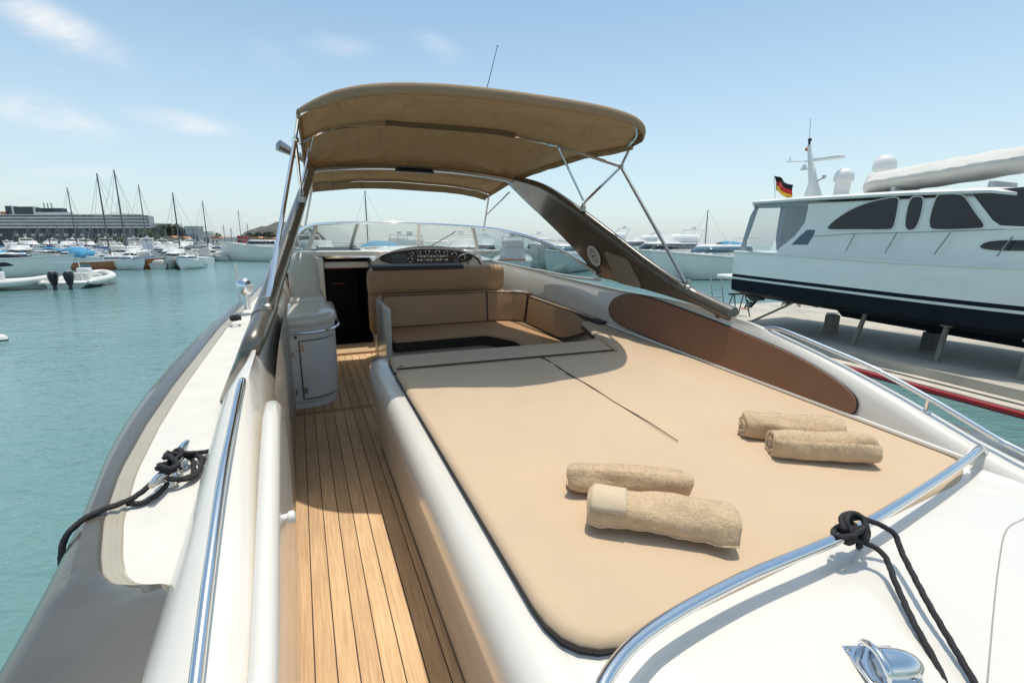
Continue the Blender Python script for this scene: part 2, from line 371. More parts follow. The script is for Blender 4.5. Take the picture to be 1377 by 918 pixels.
# hull outside, both sides, bronze topsides band above white
def hull_ring(y, band):
    h = half(y); k = max(0.02, min(1, h/1.9)); st = .25*max(0, (y-5)/6)
    z = .62+st*.6
    if band: P = [(h, z), (h+.012, z-.06), (h-.01, z-.16), (h-.03, z-.24)]
    else: P = [(h-.03, z-.24), (h-.06, z-.5), (h*.96-.09, z-.9), (h*.86-.1, z-1.3), (h*.45, -1.15), (0, -1.35)]
    P = [(max(a, .004), b) for a, b in P]
    return P
for band, nm, mt in ((True, 'sheer_band', BRONZE), (False, 'hull', GEL)):
    mb = MB(); rr = []
    for y in stations:
        P = hull_ring(y, band)
        if band:
            rr.append((P, y))
        else: rr.append((P, y))
    if band:
        for s in (1, -1): mb.loft([[Vector((XC+s*a, y, b)) for a, b in P] for P, y in rr], closed=False)
    else:
        mb.loft([[Vector((XC+a, y, b)) for a, b in P]+[Vector((XC-a, y, b)) for a, b in P[::-1][1:]] for P, y in rr], closed=False)
        P, y = rr[0]; ring = [Vector((XC+a, y, b)) for a, b in P]+[Vector((XC-a, y, b)) for a, b in P[::-1][1:]]
        mb.add(ring, [tuple(range(len(ring)))])
    mb.build(nm, mt, Y)
# grey gunwale top, cream step and white side deck (both sides)
REC = [(-1, .20), (1.30, .20), (1.32, .225), (1.345, .305), (1.375, .355), (1.43, .395), (1.52, .425), (1.72, .475), (2.05, .52), (2.5, .54), (3.05, .54), (4.5, .495), (5.2, .43), (6.2, .33), (7, .25)]
def rec(y):                                   # offset of the recess edge outboard of the inner coaming wall
    return lerp1(y, REC)
ys = [-.9+.06*i for i in range(37)]+[1.32+.02*i for i in range(12)]+[1.6+.1*i for i in range(54)]
ys = sorted(set(round(v, 3) for v in ys))
for s in (1, -1):
    U = lambda u, y, z: Vector((2.5+u, y, z)) if s > 0 else Vector((-.14-u, y, z))
    mb = MB(); rings = []
    for y in ys:
        g = half(y)-1.32; r = min(rec(y)+.03, g-.06)
        st = .25*max(0, (y-5)/6)*.6
        rings.append([U(g, y, .62+st), U(g-.006, y, .648+st), U(g-.03, y, .668+st), U(g-.06, y, .676+st), U((g+r)/2, y, .684+st), U(r+.012, y, .684+st), U(r, y, .678+st), U(r-.004, y, .672+st)])
    mb.loft(rings, closed=False); mb.build('gunwale', BRONZE, Y, ang=50)
    mb = MB(); rings = []
    for y in ys:
        g = half(y)-1.32; r = min(rec(y)+.03, g-.06); st = .25*max(0, (y-5)/6)*.6
        rings.append([U(r-.004, y, .672+st), U(r-.012, y, .6745+st), U(r-.022, y, .670+st), U(r-.03, y, .664+st), U(r-.035, y, .664+st), U(r-.042, y, .667+st), U(r-.05, y, .662+st), U(r-.056, y, .652+st)])
    mb.loft(rings, closed=False); mb.build('deck_moulding', CREAM, Y, ang=60)
    mb = MB(); rings = []
    for y in ys:
        g = half(y)-1.32; r = min(rec(y)+.03, g-.06); st = .25*max(0, (y-5)/6)*.6
        rings.append([U(r-.05, y, .657+st), U(.12, y, .657+st)])
    mb.loft(rings, closed=False); mb.build('side_deck', GELW, Y)
# coamings
for s in (1, -1):
    U = lambda u, y, z: Vector((2.5+u, y, z)) if s > 0 else Vector((-.14-u, y, z))
    mb = MB(); rings = []
    yy = [-.75+.15*i for i in range(49)]
    for y in yy:
        z = zi(y); base = -.03; zb = z
        kw = 1-.30*max(0, min(1, (y-1.95)/.3))
        ef = max(.0, min(1, (y+.75)/.5)); z = .66+(z-.66)*ef
        rings.append([U(0, y, base), U(0.0, y, .5), U(.002, y, .64), U(.2*(z-.06-.69) if z > .80 else .01, y, z-.055), U(.2*(z-.69)+.012 if z > .8 else .03, y, z-.015), U(.085*(.5+.5*kw), y, z), U(.125*kw, y, z), U(.155*kw, y, .655+(z-.655)*.92), U(.185*kw, y, .655+(z-.655)*.73), U(.215*kw, y, .655+(z-.655)*.46), U(.245*kw, y, .655+(z-.655)*.12), U(.25, y, .62)])
    mb.loft(rings, closed=False); mb.add([rings[0][i] for i in range(len(rings[0]))], [tuple(range(len(rings[0])))])
    mb.build('coaming', GEL, Y, ang=60)
# bronze lining on the inner face of the port coaming, forward of the gate
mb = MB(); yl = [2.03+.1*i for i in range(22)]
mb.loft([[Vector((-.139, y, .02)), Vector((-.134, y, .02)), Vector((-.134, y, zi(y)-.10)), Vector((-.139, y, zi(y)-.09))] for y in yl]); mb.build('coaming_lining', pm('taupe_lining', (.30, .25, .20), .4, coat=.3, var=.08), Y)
# teak floor
mb = MB(); mb.box(-.16, .56, -.6, 3.99, -.03, 0); mb.build('teak_floor', TEAK, Y)
mb = MB(); mb.box(-.16, 2.5, 4.04, 6.12, -.045, -.016); mb.build('teak_floor', TEAK, Y)
mb = MB(); rbox(-.14, .47, 3.985, 4.045, -.05, .004, .004, mb=mb); mb.build('floor_step', pm('teak_step', (.40, .22, .10), .6, var=.2, vscale=14), Y)
mb = MB(); mb.box(-.14, .8, 5.7, 6.1, -.014, .012); mb.build('door_sill', pm('pale_teak_sill', (.55, .38, .22), .6, var=.1, vscale=14), Y, bevel=.004)
# port gate panel with knob
mb = MB()
prof = []
for y, zz in ((.35, .70), (.6, .72), (.9, .755), (1.2, .835), (1.5, .915), (1.7, .955), (1.85, .95), (1.95, .90), (1.98, .8)):
    prof.append((y, zz+.012))
rings = []
for y, zt in prof:
    rings.append([Vector((-.137, y, .1)), Vector((-.112, y, .1)), Vector((-.108, y, zt-.05)), Vector((-.112, y, zt-.02)), Vector((-.125, y, zt-.004)), Vector((-.14, y, zt-.001)), Vector((-.156, y, zt-.006)), Vector((-.164, y, zt-.02)), Vector((-.166, y, zt-.05))])
mb.loft(rings); gate = mb.build('cockpit_gate', GEL, Y, ang=50)
p = bx(380, 697, -.11)
mb = MB(); mb.lathe([(.004, 0), (.012, .001), (.012, .012), (.018, .018), (.018, .03), (.012, .035), (.001, .036)], p, M=Matrix.Rotation(pi/2, 4, 'Y')); mb.build('knob', WHITE, gate)
# transom deck (starboard, behind the pad), dropping away aft
def tdeck(u, v):
    x = .50+u*(2.72-.50); y = -.75+v*(1.05+.75)
    z = .652-.10*max(0, (.75-y))**1.7*1.6
    z += .030*max(0, 1-abs(y-.66)/.34)**.7*min(1, max(0, (x-.56)/.12)) if y < .66 else .030*min(1, max(0, (x-.56)/.12))
    if y < .0: z -= .5*(-y)**1.6
    return Vector((x, y, z))
mb = MB(); mb.grid(tdeck, 26, 30); mb.build('transom_deck', GEL, Y, ang=80)
mb = MB(); mb.box(.40, 2.6, -.7, .6, -1.0, .12); mb.build('transom', GEL, Y, bevel=.05)
mb = MB(); p = bz(1357, 786, .62); q = bz(1371, 830, .60)
mb.tube([p+Vector((-.008, .004, .004)), p+Vector((.01, .0, .006))], .0035, 6); mb.build('hatch_pin', STEELD, Y)
mb = MB(); P_ = [bz(a_, b_, .66) for a_, b_ in ((1377, 700), (1352, 716), (1343, 760), (1338, 820), (1334, 900))]
def dz_(x, y): return .652-.10*max(0, (.75-y))**1.7*1.6+.030*(max(0, 1-abs(y-.66)/.34)**.7 if y < .66 else 1)
mb.tube([Vector((p_.x, p_.y, dz_(p_.x, p_.y)-.0005)) for p_ in spline(P_, 6)], .0022, 5); mb.build('hatch_seam', pm('seam_grey', (.35, .33, .30), .6), Y)
# sunpad moulding: rounded white wall on the walkway side
rings = []
for y in [-.55, -.2, .1, .4, .7, 1, 1.4, 1.8, 2.2, 2.6, 3.0, 3.2, 3.34, 3.42, 3.46, 3.475]:
    k = 1 if y < 3.2 else sqrt(max(0, 1-((y-3.2)/.276)**2))
    xo = .41 if y > .3 else .41
    zt = .655-.10*max(0, (.75-y))**1.7*1.6-(.5*(-y)**1.6 if y < 0 else 0)+.003
    c = Vector((.50, y, 0))
    P = [(.425, -.01), (.415, .10), (.395, .30), (.375, .45), (.365, .53), (.372, .59), (.395, .632), (.43, .652), (.47, .655), (.55, .64), (.6, .6), (.6, -.01)]
    rings.append([Vector((.50+(a-.50)*(.25+.75*k), y, b*(zt/.655)*(1 if k > .9 else (.80+.2*k)))) for a, b in P])
mb = MB(); mb.loft(rings); mb.build('sunpad_moulding', GEL, Y, ang=60)
mb = MB(); mb.box(.58, 2.5, .62, 3.1, .0, .60); mb.build('sunpad_base', GEL, Y)
mb = MB(); mb.tube([(.426, -.5, .004), (.426, 3.2, .004)], .006, 6); mb.build('floor_seal', BLACK, Y)
# sunpad cushions -----------------------------------------------------
def outline_round(pts, rad, n=6):
    out = []; N = len(pts)
    for i in range(N):
        p = Vector(pts[i]); a = Vector(pts[i-1]); b = Vector(pts[(i+1) % N]); r = rad[i] if isinstance(rad, (list, tuple)) else rad
        u = (a-p).normalized(); w = (b-p).normalized(); r = min(r, (a-p).length*.45, (b-p).length*.45)
        s0 = p+u*r; s1 = p+w*r
        for k in range(n+1):
            t = k/n; out.append((1-t)**2*s0+2*t*(1-t)*p+t*t*s1)
    return out
def cushion(name, poly, rad, z0, z1, mats, sag=.006, puff=.030, wr=0):
    """upholstered pad: outline poly (2-D), dark side band, soft top with seam edge"""
    O = outline_round([Vector((*p, 0)) for p in poly], rad, 6)
    # resample the outline
    R = []
    for i in range(len(O)):
        a = O[i]; b = O[(i+1) % len(O)]; d = (b-a).length; k = max(1, int(d/.07))
        for j in range(k): R.append(a+(b-a)*j/k)
    cen = sum(R, Vector())/len(R)
    def inset(d):
        out = []; n = len(R)
        for i in range(n):
            t = (R[(i+1) % n]-R[i-1]); t.normalize(); nrm = Vector((-t.y, t.x, 0))
            out.append(R[i]+nrm*d)
        return out
    area = sum(R[i].x*R[(i+1) % len(R)].y-R[(i+1) % len(R)].x*R[i].y for i in range(len(R)))
    sg = 1 if area > 0 else -1
    me = bmesh.new()
    lev = [(0, z0), (0, z1-puff)]
    mbx = MB(); rings = [[p+Vector((0, 0, z)) for p in inset(sg*d)] for d, z in lev]
    mbx.cur = 1; mbx.loft(rings, caps=False)
    mbx.cur = 0
    rings = [[p+Vector((0, 0, z)) for p in inset(sg*d)] for d, z in ((0, z1-puff), (.004, z1-puff*.55), (.012, z1-puff*.22), (.026, z1-puff*.04), (.045, z1))]
    mbx.loft(rings, caps=False)
    # top: fill with a grid clipped to the outline by triangulation
    inner = rings[-1]; bm = bmesh.new(); vs = [bm.verts.new(p) for p in inner]
    es = [bm.edges.new((vs[i], vs[(i+1) % len(vs)])) for i in range(len(vs))]
    xs = [p.x for p in inner]; ysn = [p.y for p in inner]
    def inside(x, y):
        c = False; n = len(inner)
        for i in range(n):
            a = inner[i]; b = inner[(i+1) % n]
            if (a.y > y) != (b.y > y) and x < (b.x-a.x)*(y-a.y)/(b.y-a.y)+a.x: c = not c
        return c
    from mathutils.geometry import delaunay_2d_cdt
    coords = [Vector((p.x, p.y)) for p in inner]; n0 = len(coords)
    gx = min(xs)+.05
    step = .055
    while gx < max(xs):
        gy = min(ysn)+.05
        while gy < max(ysn):
            if inside(gx, gy) and min((Vector((gx, gy))-c).length for c in coords[:n0]) > .03: coords.append(Vector((gx+random.uniform(-.008, .008), gy+random.uniform(-.008, .008))))
            gy += step
        gx += step
    res = delaunay_2d_cdt(coords, [], [list(range(n0))], 1, 1e-5)
    vv = []
    for c in res[0]:
        d = min((Vector((c.x, c.y))-q).length for q in coords[:n0])
        k = min(1, d/.15)
        dz = k*(sag*noise.noise(Vector((c.x*2.2, c.y*1.6, z1)))+.35*sag*noise.noise(Vector((c.x*7, c.y*5, 3))))
        if wr: dz += k*wr*max(0, noise.noise(Vector((c.x*1.5+c.y*3, c.y*9-c.x*2, 5)))-.25)
        vv.append(Vector((c.x, c.y, z1+dz)))
    mbx.add(vv, [tuple(f) for f in res[2]])
    bm.free(); me.free()
    o = mbx.build(name, mats, Y, ang=50)
    # weld
    bm = bmesh.new(); bm.from_mesh(o.data); bmesh.ops.remove_doubles(bm, verts=bm.verts, dist=.0006); bmesh.ops.recalc_face_normals(bm, faces=bm.faces); bm.to_mesh(o.data); bm.free()
    tb = MB(); tb.tube([p+Vector((0, 0, z1-puff+.001)) for p in inset(-sg*.001)], .0048, 6, closed=True); tb.build('piping', PIPE, o)
    return o
SEX = 1.46
pad = cushion('sunpad_cushion', [(.475, .69), (.475, 2.835), (SEX, 2.785), (2.08, 2.76), (2.2, 3.25), (2.34, 3.70), (2.492, 3.70), (2.492, .87), (2.30, .80), (1.46, .745)], [.2, .05, .01, .02, .05, .05, .02, .10, .1, .2], .64, .702, [CUSH, PIPE], sag=.018, wr=.022)
mb = MB(); P_ = [Vector((SEX+.004*sin(k*.9), 2.775-.07*k, .7045)) for k in range(20)]
mb.tube(P_, [.0048*(1-k/22)+.0012 for k in range(20)], 6); mb.build('seam', PIPE, pad)
mb = MB(); mb.tube([Vector((.49+(2.05-.49)*k/20, 2.8425-.072*k/20, .702)) for k in range(21)], .0062, 6); mb.build('seam', PIPE, pad)
cushion('sunpad_cushion', [(.475, 2.85), (.49, 3.16), (1.2, 3.14), (2.0, 3.10), (2.18, 3.16), (2.07, 2.772)], [.03, .05, .05, .05, .03, .03], .62, .70, [CUSH, PIPE], sag=.006)
# stern hand rail over the transom
RZ = .762
pts = [(.385, .47, .645), (.40, .50, .70), (.43, .54, .745), (.50, .60, RZ), (.66, .655, RZ), (.98, .69, RZ), (1.44, .705, RZ), (1.95, .765, RZ), (2.3, .815, RZ), (2.50, .85, RZ), (2.555, .855, .745), (2.575, .845, .69), (2.58, .84, .64)]
mb = MB(); mb.tube(spline(pts, 6), .0155, 14)
rail = mb.build('stern_rail', STEEL, Y, ang=80)
for x, y in ((1.50, .71), (.39, .475), (2.58, .84)):
    mb = MB()
    if x == 1.5: mb.tube([(x, y, RZ-.01), (x, y-.005, .645)], .009, 10)
    mb.lathe([(.03, 0), (.03, .004), (.022, .008), (.001, .009)], (x, y, .644)); mb.build('rail_foot', STEEL, rail)
# side hand rails on both coamings
for s in (1, -1):
    f = (lambda p: Vector(p)) if s > 0 else mir
    P = [(2.597, .35, .69), (2.597, .75, .778), (2.60, .85, .80), (2.6, 1.08, .875), (2.6, 1.35, .945), (2.598, 1.6, .985), (2.596, 1.83, 1.018), (2.596, 1.93, 1.02), (2.6, 1.985, 1.0), (2.603, 2.0, .96)]
    mb = MB(); mb.tube([f(p) for p in spline(P, 6)], .0125, 12); r = mb.build('side_rail', STEEL, Y, ang=80)
    for y in ((1.1, 1.98) if s > 0 else (1.98,)):
        mb = MB(); z = zi(y)
        if y < 1.5: mb.tube([f((2.598, y, z+.06)), f((2.60, y, z-.01))], .008, 8); mb.lathe([(.022, 0), (.022, .003), (.015, .006), (.001, .007)], f((2.60, y, z-.001)), 12); mb.build('rail_foot', STEEL, r)
    # thin steel strip along the outer lip
    if s > 0: mb = MB(); mb.tube([f((2.722, y, zi(y)-.05)) for y in [.3+.15*i for i in range(20)]], .006, 6); mb.build('rub_strip', STEELD, Y)
# brown inlay on the starboard coaming
N = (1, 0, -.2); cpl = 2.5-.2*.69
loop = [(820, 418), (826, 403), (846, 396), (877, 401), (928, 419), (1000, 447), (1071, 478), (1123, 508), (1150, 532), (1153, 549), (1143, 556), (1107, 547), (1030, 517), (948, 486), (877, 455), (831, 434)]
NV = Vector(N).normalized()
lp = spline([bpl(a, b, N, cpl) for a, b in loop], 6, True)
mb = MB(); mb.slab([p-NV*.002 for p in lp], -NV*.014); ins = mb.build('coaming_inlay', BROWN, Y, bevel=.006)
mb = MB(); mb.tube([p-NV*.008 for p in lp], .006, 6, True); mb.build('piping', PIPE, ins)
# thin pale bolster between pad and coaming
mb = MB(); mb.tube([(2.496, y, .704) for y in [.88+.3*i for i in range(10)]], .012, 8); mb.build('pad_edge_trim', GEL, Y)

# ------------------------------------------------------------------ cockpit furniture
# white end panel + seat base
mb = MB(); rbox(.70, .755, 4.55, 5.2, -.03, .74, .02, mb=mb); mb.build('seat_end_panel', GEL, Y)
mb = MB(); mb.box(.757, 2.5, 4.62, 5.3, -.03, .30); mb.box(1.98, 2.5, 3.1, 4.619, -.03, .30); mb.build('seat_base', GEL, Y, bevel=.02)
def seat(poly, z0, z1, nm='seat_cushion', m=TAN):
    O = [Vector((*p, 0)) for p in poly]; O = outline_round(O, .05, 4)
    mb = MB(); n = len(O)
    def ins(d):
        out = []
        ar = sum(O[i].x*O[(i+1) % n].y-O[(i+1) % n].x*O[i].y for i in range(n)); sg = 1 if ar > 0 else -1
        for i in range(n):
            t = (O[(i+1) % n]-O[i-1]).normalized(); out.append(O[i]+Vector((-t.y, t.x, 0))*d*sg)
        return out
    mb.cur = 1; mb.loft([[p+Vector((0, 0, z)) for p in ins(d)] for d, z in ((0, z0), (0, z1-.02))], caps=False)
    mb.cur = 0; rg = [[p+Vector((0, 0, z)) for p in ins(d)] for d, z in ((0, z1-.02), (.008, z1-.006), (.025, z1))]
    mb.loft(rg, caps=False); mb.add(rg[-1], [tuple(range(n))])
    return mb.build(nm, [m, PIPE], Y, ang=50)
seat([(.77, 4.55), (.77, 5.12), (2.36, 5.12), (2.36, 3.3), (1.92, 3.3), (1.92, 4.25), (1.72, 4.55)], .30, .42)
# back cushions
def backrest(pts, z0, z1, th, lean=.05, m=TAN, nm='seat_back'):
    P = spline(pts, 5) if len(pts) > 2 else [Vector(p) for p in pts]; rings = []
    for i, p in enumerate(P):
        t = (P[min(i+1, len(P)-1)]-P[max(i-1, 0)]).normalized(); nrm = Vector((-t.y, t.x, 0))
        za = z0(i/(len(P)-1)) if callable(z0) else z0; zb = z1(i/(len(P)-1)) if callable(z1) else z1
        r = .022
        prof = [(0, za), (0, zb-r), (r*.3, zb-r*.3), (r, zb), (th-r, zb), (th, zb-r), (th, za)]
        k = lambda z: lean*(z-za)/(zb-za)
        rings.append([Vector((p.x, p.y, 0))+nrm*(a+k(z))+Vector((0, 0, z)) for a, z in prof])
    mb = MB(); mb.loft(rings); o = mb.build(nm, m, Y, ang=50)
    tb = MB(); tb.tube([q[2] for q in rings], .006, 6); tb.tube([rings[0][k] for k in range(0, 4)], .006, 6); tb.tube([rings[-1][k] for k in range(0, 4)], .006, 6)
    tb.tube([q[0] for q in rings], .006, 6)
    tb.build('piping', PIPE, o); return o
backrest([(.77, 5.10, 0), (1.95, 5.10, 0)], .425, .765, .10)
backrest([(1.955, 5.10, 0), (2.15, 5.08, 0), (2.30, 5.0, 0), (2.345, 4.93, 0)], .425, .76, .10)
backrest([(2.35, 4.90, 0), (2.37, 4.3, 0), (2.39, 3.62, 0)], lambda t: .425+.20*max(0, (t-.6)/.4)**1.4, .735, .07, .03)
mb = MB(); mb.box(.757, 2.50, 5.25, 5.32, .30, .74); mb.build('seat_back_shell', GEL, Y, bevel=.01)
mb = MB(); rbox(2.41, 2.51, 3.5, 5.3, .60, .728, .015, mb=mb); mb.build('ledge_trim', PIPE, Y)
# helm bench with its big bolster
o = MB()
rings = []
for x, k in ((.655, .35), (.665, .72), (.69, .92), (.73, 1), (1.2, 1), (1.8, 1), (2.15, 1), (2.24, .95), (2.27, .8)):
    cz = .885 if x > .7 else .86; hh = (.155 if x > .7 else .17)*k; d = .085*k
    rings.append([Vector((x, 5.46+d*sgnpow(cos(a), .6) if False else 5.46+d*(abs(cos(a))**.6)*(1 if cos(a) >= 0 else -1), cz+hh*(abs(sin(a))**.6)*(1 if sin(a) >= 0 else -1))) for a in [2*pi*q/20 for q in range(20)]])
o.loft(rings); bol = o.build('helm_seat_back', TAN, Y, ang=70)
mb = MB(); rings = []
for x in (.71, .74, 1.2, 1.75):
    rings.append([Vector((x, 5.365, 1.01)), Vector((x, 5.372, 1.047)), Vector((x, 5.42, 1.062)), Vector((x, 5.53, 1.062)), Vector((x, 5.55, 1.01))])
mb.loft(rings); mb.build('head_band', PIPE, bol, bevel=.006)
mb = MB(); rbox(.67, 1.0, 5.38, 5.62, .28, .74, .05, mb=mb); mb.build('helm_seat_side', TAN, Y)
mb = MB(); rbox(.72, 2.3, 5.40, 5.62, -.03, .73, .03, mb=mb); mb.build('helm_seat_base', GEL, Y)
# forward bulkhead with companionway
mb = MB(); mb.box(-.14, .245, 6.1, 6.16, -.03, 1.08); mb.box(.78, 2.5, 6.1, 6.16, -.03, 1.0); mb.box(-.14, 2.5, 6.1, 6.22, 1.10, 1.16); mb.build('bulkhead', GEL, Y, bevel=.01)
mb = MB()
mb.box(.235, .255, 6.16, 8.0, -.5, 1.10); mb.box(.77, .79, 6.16, 8.0, -.5, 1.10); mb.box(.255, .77, 7.6, 7.62, -.5, 1.1); mb.box(.255, .77, 6.16, 7.6, -.50, -.48); mb.box(.24, .78, 6.23, 7.62, 1.085, 1.099)
cw = mb.build('companionway', DARK, Y)
for k in range(3):
    mb = MB(); mb.box(.28, .75, 6.35+.22*k, 6.55+.22*k, -.14-.14*k, -.11-.14*k); mb.build('step', BROWN, cw)
mb = MB(); mb.box(.40, .60, 7.56, 7.59, .55, .58); mb.build('cabin_shelf', WOOD, cw)
mb = MB(); mb.box(.33, .7, 7.5, 7.59, .78, .80); mb.build('cabin_shelf', WOOD, cw)
mb = MB(); mb.tube([(.80, 6.08, .0), (.80, 6.08, 1.07), (.77, 6.08, 1.09), (.26, 6.08, 1.09)], .014, 8); mb.build('door_frame', STEEL, Y)
mb = MB(); mb.tube(spline([(.82, 6.02, .98), (.80, 5.98, .93), (.80, 5.98, .80), (.82, 6.02, .74)], 5), .009, 8); mb.build('grab_handle', STEEL, Y)
# dash: domed binnacle with an oval instrument panel
def dash(u, v):
    x = .80+u*1.48; k = 1-((x-1.50)/.74)**2; k = max(0, k)
    return Vector((x, 6.02+v*1.6, .98+.25*k**.6*(1-.45*v)))
mb = MB(); mb.grid(dash, 30, 10); 
face = [dash(i/30, 0) for i in range(31)]
mb.add([p for p in face]+[Vector((p.x, 6.04, .70)) for p in face], [(i, i+1, 32+i, 31+i) for i in range(30)])
da = mb.build('dashboard', GEL, Y, ang=50)
lp = []
cc = Vector((1.475, 6.0, 1.075))
for k in range(40):
    a = 2*pi*k/40; lp.append(cc+Vector((.585*cos(a), -.01*sin(a), .115*(sin(a) if sin(a) > 0 else sin(a)*.75))))
mb = MB(); mb.slab(lp, (0, .02, 0)); pan = mb.build('instrument_panel', pm('dash_panel', (.085, .08, .075), .35, var=.15, vscale=8), Y, bevel=.004)
mb = MB(); mb.tube([p+Vector((0, -.004, 0)) for p in lp], .008, 6, True); mb.build('panel_rim', PIPE, pan)
RX = Matrix.Rotation(pi/2, 4, 'X')
for gx, gz, gr in ((1.27, 1.13, .026), (1.36, 1.145, .026), (1.47, 1.15, .03), (1.60, 1.15, .03), (1.71, 1.143, .028), (1.25, 1.06, .032), (1.82, 1.12, .032), (1.93, 1.085, .04), (1.84, 1.035, .028)):
    mb = MB(); mb.lathe([(gr, 0), (gr, .008), (gr*.82, .01), (gr*.8, .006), (.0005, .006)], (gx, 5.992, gz), 16, M=RX); g = mb.build('gauge', STEEL, pan)
    mb = MB(); mb.lathe([(gr*.78, 0), (gr*.78, .002), (.0005, .002)], (gx, 5.984, gz), 14, M=RX); mb.build('gauge_face', BLACK, g)
for k in range(20):
    mb = MB(); xx = 1.335+.041*(k % 10); zz = 1.09 if k < 10 else 1.045
    mb.box(xx, xx+.028, 5.978, 5.992, zz, zz+.022); mb.build('switch', WHITE if k % 3 else STEELD, pan)
mb = MB(); mb.box(1.02, 1.21, 5.986, 5.995, 1.02, 1.13); mb.build('display_screen', pm('plotter_screen', (.10, .12, .12), .15, var=.2), pan, bevel=.003)
# steering wheel (seen above the helm seat through the side screen)
mb = MB(); cwh = Vector((1.95, 5.80, .98)); Mw = Matrix.Rotation(radians(62), 4, 'X')
mb.tube([cwh+(Mw @ Vector((.17*cos(2*pi*k/28), .17*sin(2*pi*k/28), 0))) for k in range(28)], .012, 8, True)
for a in (90, 210, 330): mb.tube([cwh, cwh+(Mw @ Vector((.17*cos(radians(a)), .17*sin(radians(a)), 0)))], .008, 6)
mb.build('steering_wheel', BLACK, Y)
# wet bar on the port side
mb = MB(); rings = []
def bar_outline(d, z, x1=.235):
    out = [Vector((-.138, 4.17+d, z))]
    for k in range(9):
        a = radians(-90+90*k/8); out.append(Vector((x1-.27+(.27-d)*cos(a), 4.17+.27+(.27-d)*sin(a), z)))
    out += [Vector((x1-d, 4.85-d, z)), Vector((-.138, 4.85-d, z))]
    return out
mb.loft([bar_outline(.015, -.015), bar_outline(.02, .04), bar_outline(0, .05), bar_outline(0, .70)]); wb = mb.build('wet_bar', pm('cabinet_gelcoat', (.72, .70, .66), .3, coat=.3, var=.03), Y, ang=50)
mb = MB(); mb.loft([bar_outline(-.012, .702), bar_outline(-.02, .72), bar_outline(-.02, .76), bar_outline(0, .785), bar_outline(.03, .793), bar_outline(.12, .797)]); mb.build('lid', GEL, wb, ang=40)
mb = MB(); mb.tube([bar_outline(-.035, .66)[k] for k in range(1, 11)], .010, 8); mb.tube([bar_outline(-.035, .66)[10], bar_outline(-.0, .66)[10]], .01, 8); mb.tube([Vector((-.12, 4.135, .66)), bar_outline(-.035, .66)[1]], .010, 8); mb.build('towel_rail', STEEL, wb)
# door set 3 mm proud on the aft face, hinges, latch, vent
def bo(k, d, z):
    k0 = int(k); A_ = bar_outline(d, z); return A_[k0].lerp(A_[min(k0+1, 10)], k-k0)
ks = [.75, 1, 2, 3, 4, 5, 6.3]
mb = MB(); mb.loft([[bo(k, -.001, .08), bo(k, -.010, .085), bo(k, -.010, .575), bo(k, -.001, .58)] for k in ks]); dr = mb.build('locker_door', MATS['locker_gelcoat'] if 'locker_gelcoat' in MATS else pm('locker_gelcoat', (.74, .72, .68), .3, coat=.3, var=.03), wb, ang=40)
mb = MB(); mb.tube([bo(k, -.003, .072) for k in [.68]+ks[1:-1]+[6.4]]+[bo(6.4, -.003, .588)]+[bo(k, -.003, .588) for k in ks[-2:0:-1]]+[bo(.68, -.003, .588)], .004, 5, True); mb.build('door_seal', BLACK, wb)
for hz in (.13, .50):
    mb = MB(); q0 = bo(.86, -.012, hz); mb.box(q0.x-.016, q0.x+.018, q0.y-.006, q0.y, hz, hz+.05); mb.build('hinge', STEELD, dr)
mb = MB(); mb.lathe([(.012, 0), (.012, .004), (.001, .005)], (-.09, 4.17, .62), M=RX); mb.build('drain_fitting', BLACK, wb)
for hz in (.45, .12):
    mb = MB(); mb.box(-.125, -.112, 4.162, 4.169, hz, hz+.05); mb.build('latch', STEELD, wb)
# port companion seat shell
mb = MB()
rings = []
for z, k in ((.80, 1), (.95, 1), (1.08, .98), (1.16, .9), (1.20, .72), (1.215, .4)):
    rings.append([Vector((.02+.145*k*(abs(cos(a))**.5)*(1 if cos(a) >= 0 else -1), 5.25+.14*k*(abs(sin(a))**.5)*(1 if sin(a) >= 0 else -1), z)) for a in [2*pi*q/20 for q in range(20)]])
mb.loft(rings); mb.build('companion_seat', pm('cream_vinyl', (.66, .63, .54), .45, var=.04), Y, ang=60)
mb = MB(); rbox(-.13, .19, 4.95, 5.6, -.02, .80, .03, mb=mb); mb.build('companion_seat_base', GEL, Y)

